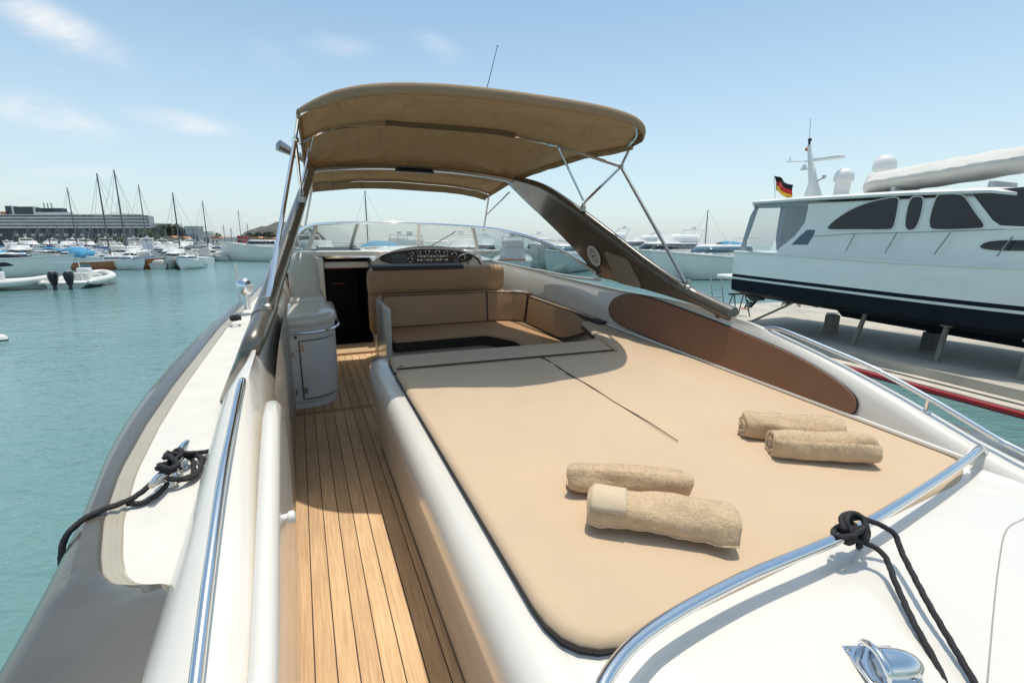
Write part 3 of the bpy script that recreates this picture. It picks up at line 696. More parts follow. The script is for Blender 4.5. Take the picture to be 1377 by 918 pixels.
# ------------------------------------------------------------------ radar arch
# each leg is a thin wing leaning inboard: plane x + .40*(z-1.0) = 2.60
AN = (1, 0, .40); AC = 2.60+.40
def ap(px, py): return bpl(px, py, AN, AC)
NA = Vector(AN).normalized()
trail = [(985, 424), (954, 409), (915, 388), (863, 351), (816, 314), (777, 284), (732, 254), (695, 242)]
lead = [(684, 247), (709, 272), (737, 298), (766, 327), (785, 348), (806, 372)]
TRP = spline([ap(*p) for p in trail], 5); LDP = spline([ap(*p) for p in lead], 5)
def mir_if(p, s): return Vector(p) if s > 0 else mir(p)
for s in (1, -1):
    f = lambda p: mir_if(p, s)
    nrm = f(NA)-f((0, 0, 0))
    # wing panel
    n = 40
    def samp(L, t):
        i = t*(len(L)-1); a = int(i); b = min(a+1, len(L)-1); return L[a].lerp(L[b], i-a)
    full_lead = [samp(LDP, i/20) for i in range(21)]+[ap(830, 378), ap(862, 386), ap(900, 397), ap(955, 414), ap(972, 421)]
    full_lead = spline(full_lead[::-1], 1)
    rings = []
    # two-sided cambered section from trailing edge to leading edge
    for i in range(0 if s > 0 else 8, n+1):
        t = i/n; a = samp(TRP, t); b = samp(full_lead, t); w = (b-a); nrmv = NA
        wd = w.length
        sec = []
        for q in (0, .04, .12, .3, .6, .85, 1): sec.append(a+w*q+nrmv*(.028*(1-q)**.6+.012))
        for q in (1, .85, .6, .3, .12, .04, 0): sec.append(a+w*q-nrmv*(.022*(1-q)**.6+.010))
        rings.append([f(p) for p in sec])
    mb = MB(); mb.loft(rings); arch = mb.build('arch_leg', BRONZED, Y, ang=50)
    TQ = TRP if s > 0 else TRP[8:]
    mb = MB(); mb.tube([f(p+Vector((0, 0, .006))) for p in TQ], [.052-.018*i/len(TQ) for i in range(len(TQ))], 14); mb.build('arch_edge', BRONZE, arch, ang=80)
    T0 = ap(985, 424); T1 = ap(925, 388)
    ft_ = [ap(915, 386), ap(932, 397), mir(bz(339, 464, 1.05)), mir(bz(327, 490, .94)), mir(bz(314, 515, .80)), mir(bz(303, 537, .66))]
    P_ = spline(ft_, 6); mb = MB(); mb.tube([f(p_) for p_ in P_], [.0525-.026*(k_/(len(P_)-1))**1.3 for k_ in range(len(P_))], 14); mb.build('arch_foot', BRONZE, arch, ang=80)
    # pale recessed panel near the foot
    lp = spline([ap(*p) for p in ((818, 337), (832, 341), (846, 346), (855, 360), (866, 383), (848, 381), (834, 376), (826, 358))], 4, True)
    mb = MB(); mb.slab([f(p-NA*.031) for p in lp], f(NA*-.006)-f((0, 0, 0))); mb.build('arch_inset', BRONZEL, arch)
    # round emblem
    if s > 0:
        c = ap(803, 342)-NA*.036; e1 = Vector((0, 1, 0)); e2 = NA.cross(e1)
        mb = MB(); ring = lambda r, d: [c+e1*r*cos(2*pi*k/32)+e2*r*sin(2*pi*k/32)-NA*d for k in range(32)]
        mb.loft([ring(.098, 0), ring(.098, .004), ring(.074, .004), ring(.074, 0)], wrap=True); 
        em = mb.build('emblem', WHITE, Y)
        mb = MB(); mb.loft([ring(.073, -.001), ring(.073, .001)]); mb.build('emblem_disc', pm('emblem_grey', (.30, .27, .24), .5), em)
        mb = MB(); mb.loft([ring(.060, .001), ring(.060, .004), ring(.054, .004), ring(.054, .001)], wrap=True)
        st = [c+(e1*cos(2*pi*k/16+.2)+e2*sin(2*pi*k/16+.2))*(.048 if k % 2 == 0 else .02)-NA*.001 for k in range(16)]; mb.slab(st, -NA*.004); mb.build('emblem_star', WHITE, em)
        mb = MB(); mb.loft([ring(.013, .004), ring(.013, .008)]); mb.build('emblem_boss', BRONZED, em)
TOPR = ap(690, 243)
# cross member
cy = TOPR.y; cz = TOPR.z
xr = TOPR.x; xl = 2*XC-xr
pts = [(xl-.02, cy, cz-.03), (xl+.08, cy+.02, cz+.01), (XC-.5, cy+.04, cz+.055), (XC, cy+.05, cz+.07), (XC+.5, cy+.04, cz+.055), (xr-.08, cy+.02, cz+.01), (xr+.02, cy, cz-.03)]
mb = MB(); P = spline(pts, 6); rings = []
for p in P: rings.append([p+Vector((0, .10*cos(2*pi*k/14), .028*sin(2*pi*k/14))) for k in range(14)])
mb.loft(rings); crossb = mb.build('arch_crossbar', pm('satin_alloy', (.5, .5, .5), .25, metal=.8), Y, ang=70)
mb = MB(); rbox(XC-.25, XC+.12, cy-.08, cy+.03, cz+.02, cz+.045, .01, mb=mb); mb.build('lamp', BLACK, crossb)
# horn on the port shoulder of the arch
a = by(415, 217, cy); b = by(372, 194, cy-.1)
mb = MB(); P = [a.lerp(b, t) for t in (0, .2, .5, .8, .95, 1)]; mb.tube(P, [.035, .035, .032, .045, .05, .02], 12); mb.build('horn', STEELD, crossb)
# whip antenna
a = by(655, 118, cy+.1); b = by(669, 62, cy+.1)
mb = MB(); mb.tube([Vector((a.x-.04, a.y, cz+.05)), a, b], [.006, .004, .003], 6); mb.lathe([(.001, -.01), (.011, 0), (.001, .012)], b, 8); mb.build('antenna', BLACK, crossb)

# ------------------------------------------------------------------ bimini
def canopy(u, v):
    w = 2*u-1; a = abs(w)
    xl_ = .055+.075*v; xr_ = 2.40-.22*v
    x = xl_+(xr_-xl_)*u
    y0 = 2.60+.62*a**5+(.22*min(1, a*1.6)*(1-a**6) if w < 0 else 0); y1 = 5.80+.0*a
    vv = v; y = y0+(y1-y0)*vv
    zc = lerp1(y, [(2.6, 2.285), (3.0, 2.30), (3.8, 2.27), (4.4, 2.215), (5.2, 2.11), (5.5, 2.045), (5.85, 1.955)])
    z = zc-(.085*a**2.2)-.015*a**8+(.05*min(1, a*1.6)*(1-v)**2*(1-a**6) if w < 0 else 0)
    # wrinkles near the corners and between bows
    wrk = .010*noise.noise(Vector((x*2.2+y*1.1, y*.9-x*.6, 1)))+.006*noise.noise(Vector((x*7+y*6, y*2, 2)))*a
    fold = 0
    for cx0, cy0, am in ((0, 2.75, .034), (1, 2.75, .036), (0, 5.2, .028), (1, 5.2, .030)):
        du = (u-cx0)*2.3; dv = y-cy0; rr = hypot(du, dv); an = atan2(dv, du)
        fold += am*sin(an*11+3*noise.noise(Vector((rr*2, an*2, cx0*9+cy0))))*exp(-((rr-.50)/.45)**2)
    fold *= min(1, v*7)*min(1, (1-v)*7)*min(1, u*9+.15)*min(1, (1-u)*9+.15)
    wrk *= min(1, v*5+.15)
    wrk += fold+.008*noise.noise(Vector((x*1.5, y*9, 8)))*(1-a**2)*min(1, v*6)
    sagb = -.012*abs(sin(pi*min(1, max(0, (y-2.65)/1.15)))) if y < 3.8 else -.016*abs(sin(pi*(y-3.8)/1.5))
    diag = .018*max(0, a-.45)*sin((x*9-y*5))*max(0, 1-abs(y-3.3)/1.3)*min(1, v*6)
    return Vector((x, y, z+wrk+sagb*(1-a**4)+diag))
mb = MB(); mb.grid(canopy, 90, 90); can = mb.build('bimini_canopy', CANV, Y, ang=180, solid=.003)
# hem: an aft facing valance
rim = [canopy(i/60, 0) for i in range(61)]
rings = []
for i, p in enumerate(rim):
    k = min(1, (1-abs(2*i/60-1))*8+.25); h = .046*k
    rings.append([p+Vector((0, .015, .004)), p+Vector((0, -.008, .002)), p+Vector((0, -.022, -.012)), p+Vector((0, -.026, -.012-h*.5)), p+Vector((0, -.016, -.012-h)), p+Vector((0, -.004, -.014-h)), p+Vector((0, .004, -.012-h*.5)), p+Vector((0, .010, -.006))])
mb = MB(); mb.loft(rings); mb.build('hem', pm('tan_canvas_hem', (.30, .20, .115), .9, var=.06, vscale=4, bump=.3, bscale=300), can, ang=80)
for u in (0, 1):
    mb = MB(); e = [canopy(u, j/60) for j in range(61)]; sx = 1 if u else -1
    mb.loft([[p+Vector((sx*.004, 0, .005)), p+Vector((sx*.012, 0, -.02)), p+Vector((sx*.008, 0, -.045)), p+Vector((-sx*.002, 0, -.043)), p+Vector((-sx*.004, 0, -.004))] for p in e]); mb.build('side_hem', CANV, can, ang=80)
fr = [canopy(i/40, 1) for i in range(41)]
mb = MB(); mb.loft([[p+Vector((0, 0, .004)), p+Vector((0, .02, -.03)), p+Vector((0, .012, -.07)), p+Vector((0, .006, -.07)), p+Vector((0, .0, -.02))] for p in fr]); mb.build('front_hem', CANV, can, ang=80)
# seams across the cloth
for v in (.34,):
    P = [canopy(i/60, v)+Vector((0, 0, -.012)) for i in range(15, 42)]
    mb = MB(); mb.loft([[p+Vector((0, -.05, .006)), p+Vector((0, -.045, -.012)), p+Vector((0, -.0, -.022)), p+Vector((0, .045, -.012)), p+Vector((0, .05, .006))] for p in P], closed=True); mb.build('bow_pocket', pm('tan_pocket', (.16, .105, .06), .9, var=.06), can, ang=80)
P = [canopy(i/60, .34)+Vector((0, 0, -.018)) for i in range(0, 61)]
R0 = P[-1]; L0 = P[0]
JR = bx(835, 224, 2.46); AF = ap(925, 386); AV = ap(784, 281)
CR = canopy(1, 0)+Vector((0, .03, -.03))
mb = MB(); mb.tube([L0+Vector((-.02, -.03, -.02))]+P[2:-7]+[JR], .0125, 10); bow = mb.build('bimini_bow', STEEL, Y)
mb = MB(); mb.tube([canopy(i/60, .02)+Vector((0, 0, -.016)) for i in range(61)], .012, 8); mb.build('bimini_bow', STEEL, Y)
mb = MB(); mb.tube([canopy(i/60, .97)+Vector((0, 0, -.016)) for i in range(61)], .012, 8); mb.build('bimini_bow', STEEL, Y)
Rb = P[-8]
CL0 = canopy(0, 0)+Vector((0, .03, -.03))
for s in (1, -1):
    f = lambda p: mir_if(p, s)
    g = (lambda p: f(p)) if s > 0 else (lambda p: {id(CR): CL0, id(Rb): P[2]}.get(id(p), f(p)))
    mb = MB()
    J = JR if s > 0 else mir(by(397, 188, JR.y)); mb.lathe([(.001, -.02), (.022, -.012), (.022, .012), (.001, .02)], f(J), 10)
    mb.tube([f(J), f(AF)], .0125, 10); mb.build('bimini_strut', STEELD if s > 0 else STEEL, Y)
    mb = MB(); mb.tube([g(CR), f(J), f(AV+Vector((0, -.03, .06))), f(AV+Vector((0, 0, .0)))], .011, 8); mb.build('bimini_strut', STEEL, Y)
    mb = MB(); mb.tube([g(Rb), f(AV+Vector((0, -.0, .07)))], .010, 8); mb.build('bimini_strut', STEEL, Y)
    # foot brackets
    mb = MB(); mb.lathe([(.03, -.01), (.03, .02), (.018, .03), (.018, .06), (.001, .062)], f(AF-Vector((0, 0, .01))), 12); mb.build('strut_foot', STEELD, Y)
    mb = MB(); mb.lathe([(.025, -.02), (.025, .02), (.014, .03), (.014, .05), (.001, .052)], f(AV), 12); mb.build('strut_foot', STEELD, Y)
    # forward legs
    FR = canopy(1, .97)+Vector((0, 0, -.03)); q1 = by(668, 302, FR.y+.35); q1.x = FR.x+.06; q2 = Vector((FR.x+.10, FR.y+.45, 1.42))
    mb = MB(); mb.tube([f(FR), f(q2)], .012, 8); mb.tube([f(FR.lerp(q2, .55)), f(TOPR+Vector((0, .1, -.12)))], .009, 8); mb.build('bimini_strut', WHITE, Y)

# ------------------------------------------------------------------ windscreen
TOPS = [(2.515, 3.74, 1.135), (2.46, 4.3, 1.29), (2.39, 4.9, 1.39), (2.30, 5.6, 1.445), (2.18, 6.15, 1.46), (1.96, 6.65, 1.465), (1.60, 6.98, 1.472), (1.18, 7.08, 1.476)]
BASE = [(2.545, 3.70, 1.075), (2.545, 4.3, 1.035), (2.53, 4.9, 1.02), (2.48, 5.6, 1.01), (2.36, 6.3, 1.02), (2.10, 7.0, 1.05), (1.68, 7.42, 1.085), (1.18, 7.56, 1.10)]
T = spline(TOPS+[mir(p) for p in TOPS[:-1]][::-1], 6); B_ = spline(BASE+[mir(p) for p in BASE[:-1]][::-1], 6)
nT = len(T)
mb = MB(); mb.tube(T, .019, 10); ws = mb.build('windscreen_frame', STEEL, Y, ang=80)
mb = MB(); mb.tube(B_, .014, 8); mb.build('windscreen_frame', GEL, Y, ang=80)
cuts = [0, 25, 36, nT-37, nT-26, nT-1]
for a, b in zip(cuts, cuts[1:]):
    mb = MB()
    mb.loft([[T[i], T[i].lerp(B_[i], .5)+Vector((0, 0, 0)), B_[i]] for i in range(a, b+1)], closed=False)
    mb.build('windscreen_pane', SIDEG if a == 0 or b == nT-1 else SCREEN, ws, ang=180)
for i in cuts[1:-1]:
    mb = MB(); mb.tube([T[i], B_[i]], .027, 8); mb.build('mullion', GEL, ws)
# wipers
for x0 in (1.9,):
    mb = MB(); mb.tube([(x0, 7.5, 1.12), (x0+.25, 7.3, 1.30), (x0+.32, 7.22, 1.36)], .008, 6); mb.build('wiper', BLACK, Y)
# foredeck
mb = MB()
def fdk(u, v):
    y = 6.6+v*4.3; h = max(.01, half(y)-.08); w = 2*u-1
    st = .25*max(0, (y-5)/6)*.6
    z = .66+st+(.36*(1-min(1, (y-6.6)/4.2)**1.6))*(1-abs(w)**3.2)
    return Vector((XC+w*h, y, z))
mb.grid(fdk, 24, 30); mb.build('foredeck', GEL, Y, ang=60)
mb = MB(); mb.box(-.138, 2.498, 6.17, 6.9, .95, 1.02); mb.build('dash_shelf', GEL, Y, bevel=.02)
mb = MB(); mb.lathe([(.2, 0), (.2, .03), (.17, .05), (.001, .055)], (1.18, 8.4, .98), 24); mb.build('deck_hatch', GLASSD, Y)
# side deck fittings: bronze midship fairlead, light on the port side
mb = MB(); p = Vector((-.63, 5.75, .70))
mb.tube([p, p+Vector((0, 0, .36))], .012, 8); mb.build('light_staff', WHITE, Y)
p = bz(335, 372, .98)
mb = MB(); pl = Vector((-.50, 5.1, .70)); mb.tube([pl, pl+Vector((0, 0, .16))], .03, 10); mb.lathe([(.03, 0), (.06, .03), (.075, .08), (.065, .13), (.03, .155), (.001, .16)], pl+Vector((0, 0, .14)), 18); mb.build('searchlight', STEEL, Y, ang=80)
for (px, py) in ((243, 866), (298, 640)):
    p = bz(px, py, .675 if px < 260 else .70)
    mb = MB(); mb.tube([p, p+Vector((.012, .01, .012)), p+Vector((.026, .012, .012))], .004, 6); mb.build('cover_hook', STEELD, Y)
# port cleat
CL = Vector((-.50, 1.95, .657))
def cleat(o, ang=0, nm='cleat', k=1):
    mb = MB(); R = Matrix.Rotation(ang, 4, 'Z')
    for s in (-.028, .028): mb.tube([o+(R @ Vector((0, s, 0)))*k, o+(R @ Vector((0, s*.9, .03)))*k], [.015*k, .009*k], 10)
    P = spline([o+(R @ Vector((0, y, z)))*k for y, z in ((-.11, .048), (-.08, .046), (-.04, .036), (0, .034), (.04, .036), (.08, .046), (.11, .048))], 4)
    n = len(P); mb.tube(P, [(.006+.0075*min(1, 4*min(i, n-1-i)/n+.1))*k for i in range(n)], 10)
    mb.box(-.02, .02, -.05, .05, 0, .004, M=Matrix.Translation(o) @ R)
    return mb.build(nm, STEEL, Y, ang=70)
cleat(CL, radians(-8), k=1.5)
# stern fairlead / pop-up cleat on the transom, square plate
def deckz(x, y): return .652-.10*max(0, (.75-y))**1.7*1.6+.030*max(0, 1-abs(y-.66)/.34)**.7
c = bz(1185, 903, .64); c.z = deckz(c.x, c.y)
Mx = Matrix.Translation(c+Vector((.0, -.0, .006))) @ Matrix.Rotation(radians(-22), 4, 'Z')
mb = MB(); mb.box(-.062, .062, -.055, .055, 0, .008, M=Mx); pl = mb.build('fairlead_plate', STEEL, Y, bevel=.003)
mb = MB(); rings = []
for t in range(13):
    u = t/12; x = -.03+.10*u; w = .038*sqrt(max(.02, 1-(u*1.02-.02)**3)); h = .042*sqrt(max(.02, 1-u**2.5))
    rings.append([Mx @ Vector((x+.02, -.002+w*cos(2*pi*k/18), .008+max(0, h*sin(2*pi*k/18)))) for k in range(18)])
mb.loft(rings); mb.build('fairlead_horn', STEEL, pl, ang=80)
mb = MB(); mb.tube(spline([Mx @ Vector(p_) for p_ in ((-.022, -.042, .004), (-.026, -.036, .036), (-.026, 0, .050), (-.026, .036, .036), (-.022, .042, .004))], 6), .0085, 12); mb.build('fairlead_bail', STEEL, pl, ang=80)
mb = MB()
for a_, b_ in ((-.05, -.044), (.05, -.044), (-.05, .044), (.05, .044)): mb.lathe([(.006, 0), (.005, .0025), (.001, .003)], Mx @ Vector((a_, b_, .008)), 10)
mb.build('screw_set', STEELD, pl)

# ------------------------------------------------------------------ loose things on the yacht
def on_yacht(mb, name, mat, origin, label, cat, group=None, **kw):
    o = mb.build(name, mat, None, origin=origin, **kw); o.matrix_world = YM @ Matrix.Translation(Vector(origin)); return tag(o, label, cat, group)
def towel(a, b, r, seed, turns=3.3, flat=.9, start=0, label='', flip=1):
    a = Vector(a); b = Vector(b); ax = (b-a); Ln = ax.length; ax.normalize(); side = ax.cross(Vector((0, 0, 1))).normalized()
    nt_ = int(turns*26); nl = 44; th = r/(turns+.55)*.86
    def pt(i, j, inner):
        ang = start+flip*2*pi*turns*i/nt_; rad = r*(.16+.84*(i/nt_))-(th if inner else 0)
        t = j/nl; e = min(t, 1-t)*Ln
        tele = .016*(i/nt_-.5)*(1+.6*sin(seed))
        sk = tele*max(0, 1-t/.35)-tele*.7*max(0, (t-.65)/.35)+.010*noise.noise(Vector((ang*.9, seed, .5)))+.010*noise.noise(Vector((i*.02, seed+4, 1)))
        taper = 1-.10*max(0, 1-e/.04)**2
        q = a+ax*(t*Ln+sk*(1 if t < .5 else -1)*max(0, 1-e/.06)+(.012*(1-i/nt_) if t < .5 else -.012*(1-i/nt_))*max(0, 1-e/.05))
        n1 = noise.noise(Vector((t*Ln*16, ang*1.2, seed)))*.0045+noise.noise(Vector((t*Ln*55, ang*4, seed)))*.0018
        n2 = noise.noise(Vector((t*Ln*5, cos(ang)*1.2, sin(ang)*1.2+seed)))*.016+noise.noise(Vector((t*Ln*9+ang*.8, ang*.5, seed+9)))*.007
        R = (rad+(n1+n2)*(i/nt_ if not inner else .5))*taper
        x = cos(ang)*R; z = sin(ang)*R*flat
        z = max(z, -r*flat*.86)
        return q+side*x+Vector((0, 0, z+r*flat*.86))
    mb = MB(); vs = []; fs = []
    for i in range(nt_+1):
        for j in range(nl+1): vs.append(pt(i, j, 0))
    o1 = len(vs)
    for i in range(nt_+1):
        for j in range(nl+1): vs.append(pt(i, j, 1))
    W_ = nl+1
    for i in range(nt_):
        for j in range(nl):
            fs.append((i*W_+j, i*W_+j+1, (i+1)*W_+j+1, (i+1)*W_+j)); fs.append((o1+i*W_+j, o1+(i+1)*W_+j, o1+(i+1)*W_+j+1, o1+i*W_+j+1))
        fs.append((i*W_, (i+1)*W_, o1+(i+1)*W_, o1+i*W_)); fs.append((i*W_+nl, o1+i*W_+nl, o1+(i+1)*W_+nl, (i+1)*W_+nl))
    for j in range(nl):
        fs.append((nt_*W_+j, nt_*W_+j+1, o1+nt_*W_+j+1, o1+nt_*W_+j)); fs.append((j, o1+j, o1+j+1, j+1))
    mb.add(vs, fs)
    rn_ = random.Random(seed); tv = []; tf = []
    for _ in range(7000):
        i = nt_-rn_.random()*26; j = rn_.random()*nl
        i0_ = min(nt_-1, int(i)); j0_ = min(nl-1, int(j)); fi = i-i0_; fj = j-j0_
        A_ = vs[i0_*W_+j0_]; B3 = vs[(i0_+1)*W_+j0_]; C3 = vs[i0_*W_+j0_+1]; D3 = vs[(i0_+1)*W_+j0_+1]
        p_ = (A_*(1-fi)+B3*fi)*(1-fj)+(C3*(1-fi)+D3*fi)*fj
        n3 = (B3-A_).cross(C3-A_).normalized()*(-flip if False else 1)
        cc_ = a+ax*((p_-a).dot(ax))+Vector((0, 0, r*flat*.86))
        if n3.dot(p_-cc_) < 0: n3 = -n3
        t1 = Vector((rn_.gauss(0, 1), rn_.gauss(0, 1), rn_.gauss(0, 1))).normalized()*.0013; k_ = len(tv)
        tip = p_+n3*rn_.uniform(.001, .0026)+t1*1.4
        tv += [p_-t1-n3*.0004, p_+t1-n3*.0004, tip]; tf.append((k_, k_+1, k_+2))
    mb.add(tv, tf)
    org = (a+b)/2; org.z = .703
    o = on_yacht(mb, 'rolled_towel', TERRY, org, label, 'towel', 'rolled beige towels on the sunpad', ang=180)
    return o, org, a, ax, side, pt, nt_, nl
TZ = .705
def tp(px, py, z=TZ): return bz(px, py, z)
def ends(p, q):
    a = bz(*p, .765); b = bz(*q, .765); a.z = b.z = TZ; return a, b
a, b = ends((764, 634), (922, 644))
towel(a, b, .069, 11, 3.0, .80, 1.2, 'soft rolled towel lying behind the buttoned towel, nearer the walkway')
a, b = ends((790, 676), (983, 703))
o, org, a, ax, sd, pt, nt_, nl = towel(a, b, .078, 3, 3.2, .84, .95, 'largest rolled towel nearest the stern rail, with a woven band and a button', flip=-1)
# woven band and hem, hugging the roll
vs = []; i0 = int(nt_*.62); i1 = nt_
mbh = MB(); rows = []
for i in range(nt_-20, nt_-2):
    row = []
    for j in range(1, 13):
        p = pt(i, j, 0); c = a+ax*((p-a).dot(ax))+Vector((0, 0, .06)); n_ = (p-c).normalized(); row.append(p+n_*.0048)
    rows.append(row)
mbh.loft(rows, closed=False); h = mbh.build('woven_band', HEM, o, origin=org, ang=180, solid=.003)
mbh = MB(); P = [pt(nt_, j, 0) for j in range(nl+1)]
mbh.tube([p_+Vector((0, 0, .002*sin(q_*1.1))) for q_, p_ in enumerate(P)], .0028, 6); mbh.build('hem_edge', HEM, o, origin=org)
p = bz(808, 692, .757); 
mbh = MB(); Mb = Matrix.Rotation(radians(55), 4, 'X'); mbh.lathe([(.003, -.002), (.0125, -.002), (.0135, .001), (.0125, .004), (.006, .003), (.004, .001)], p, 18, M=Mb); mbh.build('button', pm('shell_button', (.62, .5, .36), .25, coat=.4), o, origin=org)
a, b = ends((995, 568), (1128, 578))
towel(a, b, .069, 21, 3.0, .86, 2.0, 'rolled towel farthest forward, half hidden behind another roll beside the brown inlay')
a, b = ends((1035, 592), (1170, 600))
towel(a, b, .074, 31, 3.4, .88, 4.4, 'rolled towel showing its open spiral end, nearest the starboard coaming')

# black line hitched to the stern rail
kx, ky = 1.43, .705
def rope_thing(strands, label, r=.0072, name='mooring_rope', parts=()):
    mb = MB(); org = strands[0][0]
    for P in strands:
        Q = [Vector(P[0])]; acc = 0
        for a_, b_ in zip(P, P[1:]):
            a_ = Vector(a_); b_ = Vector(b_); L_ = (b_-a_).length; n_ = max(1, int(L_/(r*.55)))
            for k_ in range(1, n_+1): Q.append(a_.lerp(b_, k_/n_))
        N_ = len(Q); up = None; rings = []; d_ = 0
        for i_, p_ in enumerate(Q):
            t_ = Q[min(i_+1, N_-1)]-Q[max(i_-1, 0)]; t_ = t_.normalized() if t_.length > 1e-9 else Vector((0, 0, 1))
            if i_: d_ += (p_-Q[i_-1]).length
            up = up-t_*up.dot(t_) if up is not None else t_.orthogonal()
            if up.length < 1e-6: up = t_.orthogonal()
            up.normalize(); sd_ = t_.cross(up)
            rings.append([p_+(up*cos(2*pi*k_/15)+sd_*sin(2*pi*k_/15))*r*(1+.17*cos(5*(2*pi*k_/15)-d_/r*1.1)) for k_ in range(15)])
        mb.loft(rings)
    return on_yacht(mb, name, ROPE, Vector(org), label, 'rope', ang=80)
S = []
P = []
for k in range(60):
    a = 2*pi*k/15; P.append(Vector((kx-.035+.0009*k+.006*sin(k*.7), ky+.024*cos(a), RZ+.024*sin(a))))
S.append(P)
P = [Vector((kx-.05, ky-.01, RZ+.03)), Vector((kx-.02, ky+.02, RZ+.042)), Vector((kx+.03, ky+.022, RZ+.044)), Vector((kx+.05, ky-.005, RZ+.030)), Vector((kx+.035, ky-.03, RZ-.002)), Vector((kx, ky-.034, RZ-.006)), Vector((kx-.03, ky-.03, RZ+.012)), Vector((kx-.03, ky, RZ+.045)), Vector((kx+.01, ky+.012, RZ+.055)), Vector((kx+.03, ky-.01, RZ+.046)), Vector((kx+.01, ky-.032, RZ+.02)), Vector((kx-.01, ky-.035, RZ-.02)), Vector((kx+.015, ky-.028, RZ-.03))]
S.append(spline(P, 6))
P = [Vector((kx-.045, ky+.02, RZ+.006)), Vector((kx-.075, ky, RZ+.012)), Vector((kx-.07, ky-.02, RZ+.02)), Vector((kx-.04, ky-.028, RZ+.02)), Vector((kx-.01, ky-.03, RZ+.03)), Vector((kx+.03, ky-.02, RZ+.03))]
S.append(spline(P, 6))
def toward(px, py, z): return bz(px, py, z)
e1 = toward(1240, 840, .665); e1b = toward(1290, 960, .60)
S.append(spline([Vector((kx+.01, ky-.03, RZ-.01)), toward(1188, 745, .735), toward(1205, 785, .70), toward(1228, 835, .672), toward(1258, 890, .64), e1b], 7))
S.append(spline([Vector((kx+.0, ky+.01, RZ+.04)), Vector((kx+.05, ky, RZ+.035)), toward(1200, 715, .77), toward(1214, 745, .735), toward(1245, 805, .70), toward(1280, 865, .665), toward(1330, 950, .62)], 7))
rope_thing(S, 'black line knotted round the curved stern rail with two tails hanging over the transom')
# black line on the port cleat
S = []
c = CL+Vector((0, 0, .058))
P = []
for k in range(56):
    a = 2*pi*k/28; P.append(c+Vector((.026*sin(2*a)+.004*sin(k), .068*cos(a), .010+.010*sin(a*3)+.0004*k)))
S.append(P)
P = [c+Vector((x, y, z-.01)) for x, y, z in ((-.02, -.06, 0), (.03, -.08, -.01), (.065, -.03, -.028), (.06, .03, -.03), (.045, .09, -.02), (.0, .115, 0), (-.02, .08, .02), (.02, .05, .03), (.05, .10, .0), (.075, .16, -.03), (.12, .17, -.035), (.135, .12, -.035), (.10, .09, -.035), (.07, .12, -.03))]
S.append(spline(P, 6))
P = [c+Vector((x, y, z)) for x, y, z in ((.03, -.08, -.025), (.075, -.05, -.035), (.085, .02, -.035), (.075, .09, -.03), (.03, .10, -.01), (-.01, .04, .02))]; S.append(spline(P, 6))
g0 = Vector((-.16-half(1.62)+XC+.02, 1.62, .70))
gx = XC-half(1.66)
P = [c+Vector((.0, -.03, .0)), c+Vector((-.03, -.07, -.01)), Vector((-.585, 1.80, .688)), Vector((gx+.06, 1.74, .694)), Vector((gx+.012, 1.70, .680)), Vector((gx-.02, 1.67, .62)), Vector((gx-.03, 1.60, .4)), Vector((gx-.1, 1.3, -.3)), Vector((gx-.2, .9, -.95))]
S.append(spline(P, 7))
S.append(spline([c+Vector((.0, -.08, -.03)), c+Vector((-.02, -.13, -.04)), c+Vector((-.06, -.16, -.045)), c+Vector((-.10, -.155, -.04))], 5))
rope_thing(S, 'black line wrapped round the port deck cleat and led over the bronze gunwale', .0085)
# rope coil by the searchlight
c = Vector((-.55, 4.6, .70)); S = [spline([c+Vector((.035*cos(a), .055*sin(a), .008+.010*a/6)) for a in [k*.8 for k in range(24)]], 3)]
rope_thing(S, 'small black rope coil on the port side deck forward of the arch', .009, 'rope_coil')

# ================================================================== SETTING
mb = MB(); mb.add([(-4000, -400, 0), (4000, -400, 0), (4000, 6000, 0), (-4000, 6000, 0)], [(0, 1, 2, 3)])
tag(mb.build('water', WATER, flat=True), 'teal harbour water with small ripples', None, None, 'structure')

# --- quay on the right
D0 = wz(1142, 499, 0); D1 = wz(1377, 563, 0)
dd = (D1-D0); dd.z = 0; dd.normalize(); dn = Vector((-dd.y, dd.x, 0))       # dd runs aft, dn points inland
if dn.x < 0: dn = -dn
def q(a, n, z): p = D0+dd*a+dn*n; return Vector((p.x, p.y, z))
QZ = .30
SE0 = wz(1142, 472, QZ); off = (SE0-D0).dot(dn)
def strip(nm, n0, n1, z0, z1, mat, label, a0=-14, a1=22):
    mb = MB(); P = [q(a0, n0, z0), q(a1, n0, z0), q(a1, n1, z0), q(a0, n1, z0)]; mb.slab(P, (0, 0, z1-z0)); return tag(mb.build(nm, mat), label, None, None, 'structure')
strip('quay', .06, off+.02, -1, .12, CONC, 'beige concrete ledge along the quay edge')
strip('quay_slab', off+.022, 60, -1, QZ, CONCS, 'grey quay slab under the hauled-out yacht', -9)
strip('quay_kerb', off*.52, off*.60, .121, .14, CONCD, 'dark groove strip along the quay ledge')
strip('quay_stripe', -.03, .058, .015, .085, RED, 'red painted rubbing stripe on the quay face')
strip('quay_face', -.045, .058, -.6, -.002, WHITE2, 'white painted edge below the red stripe on the quay')
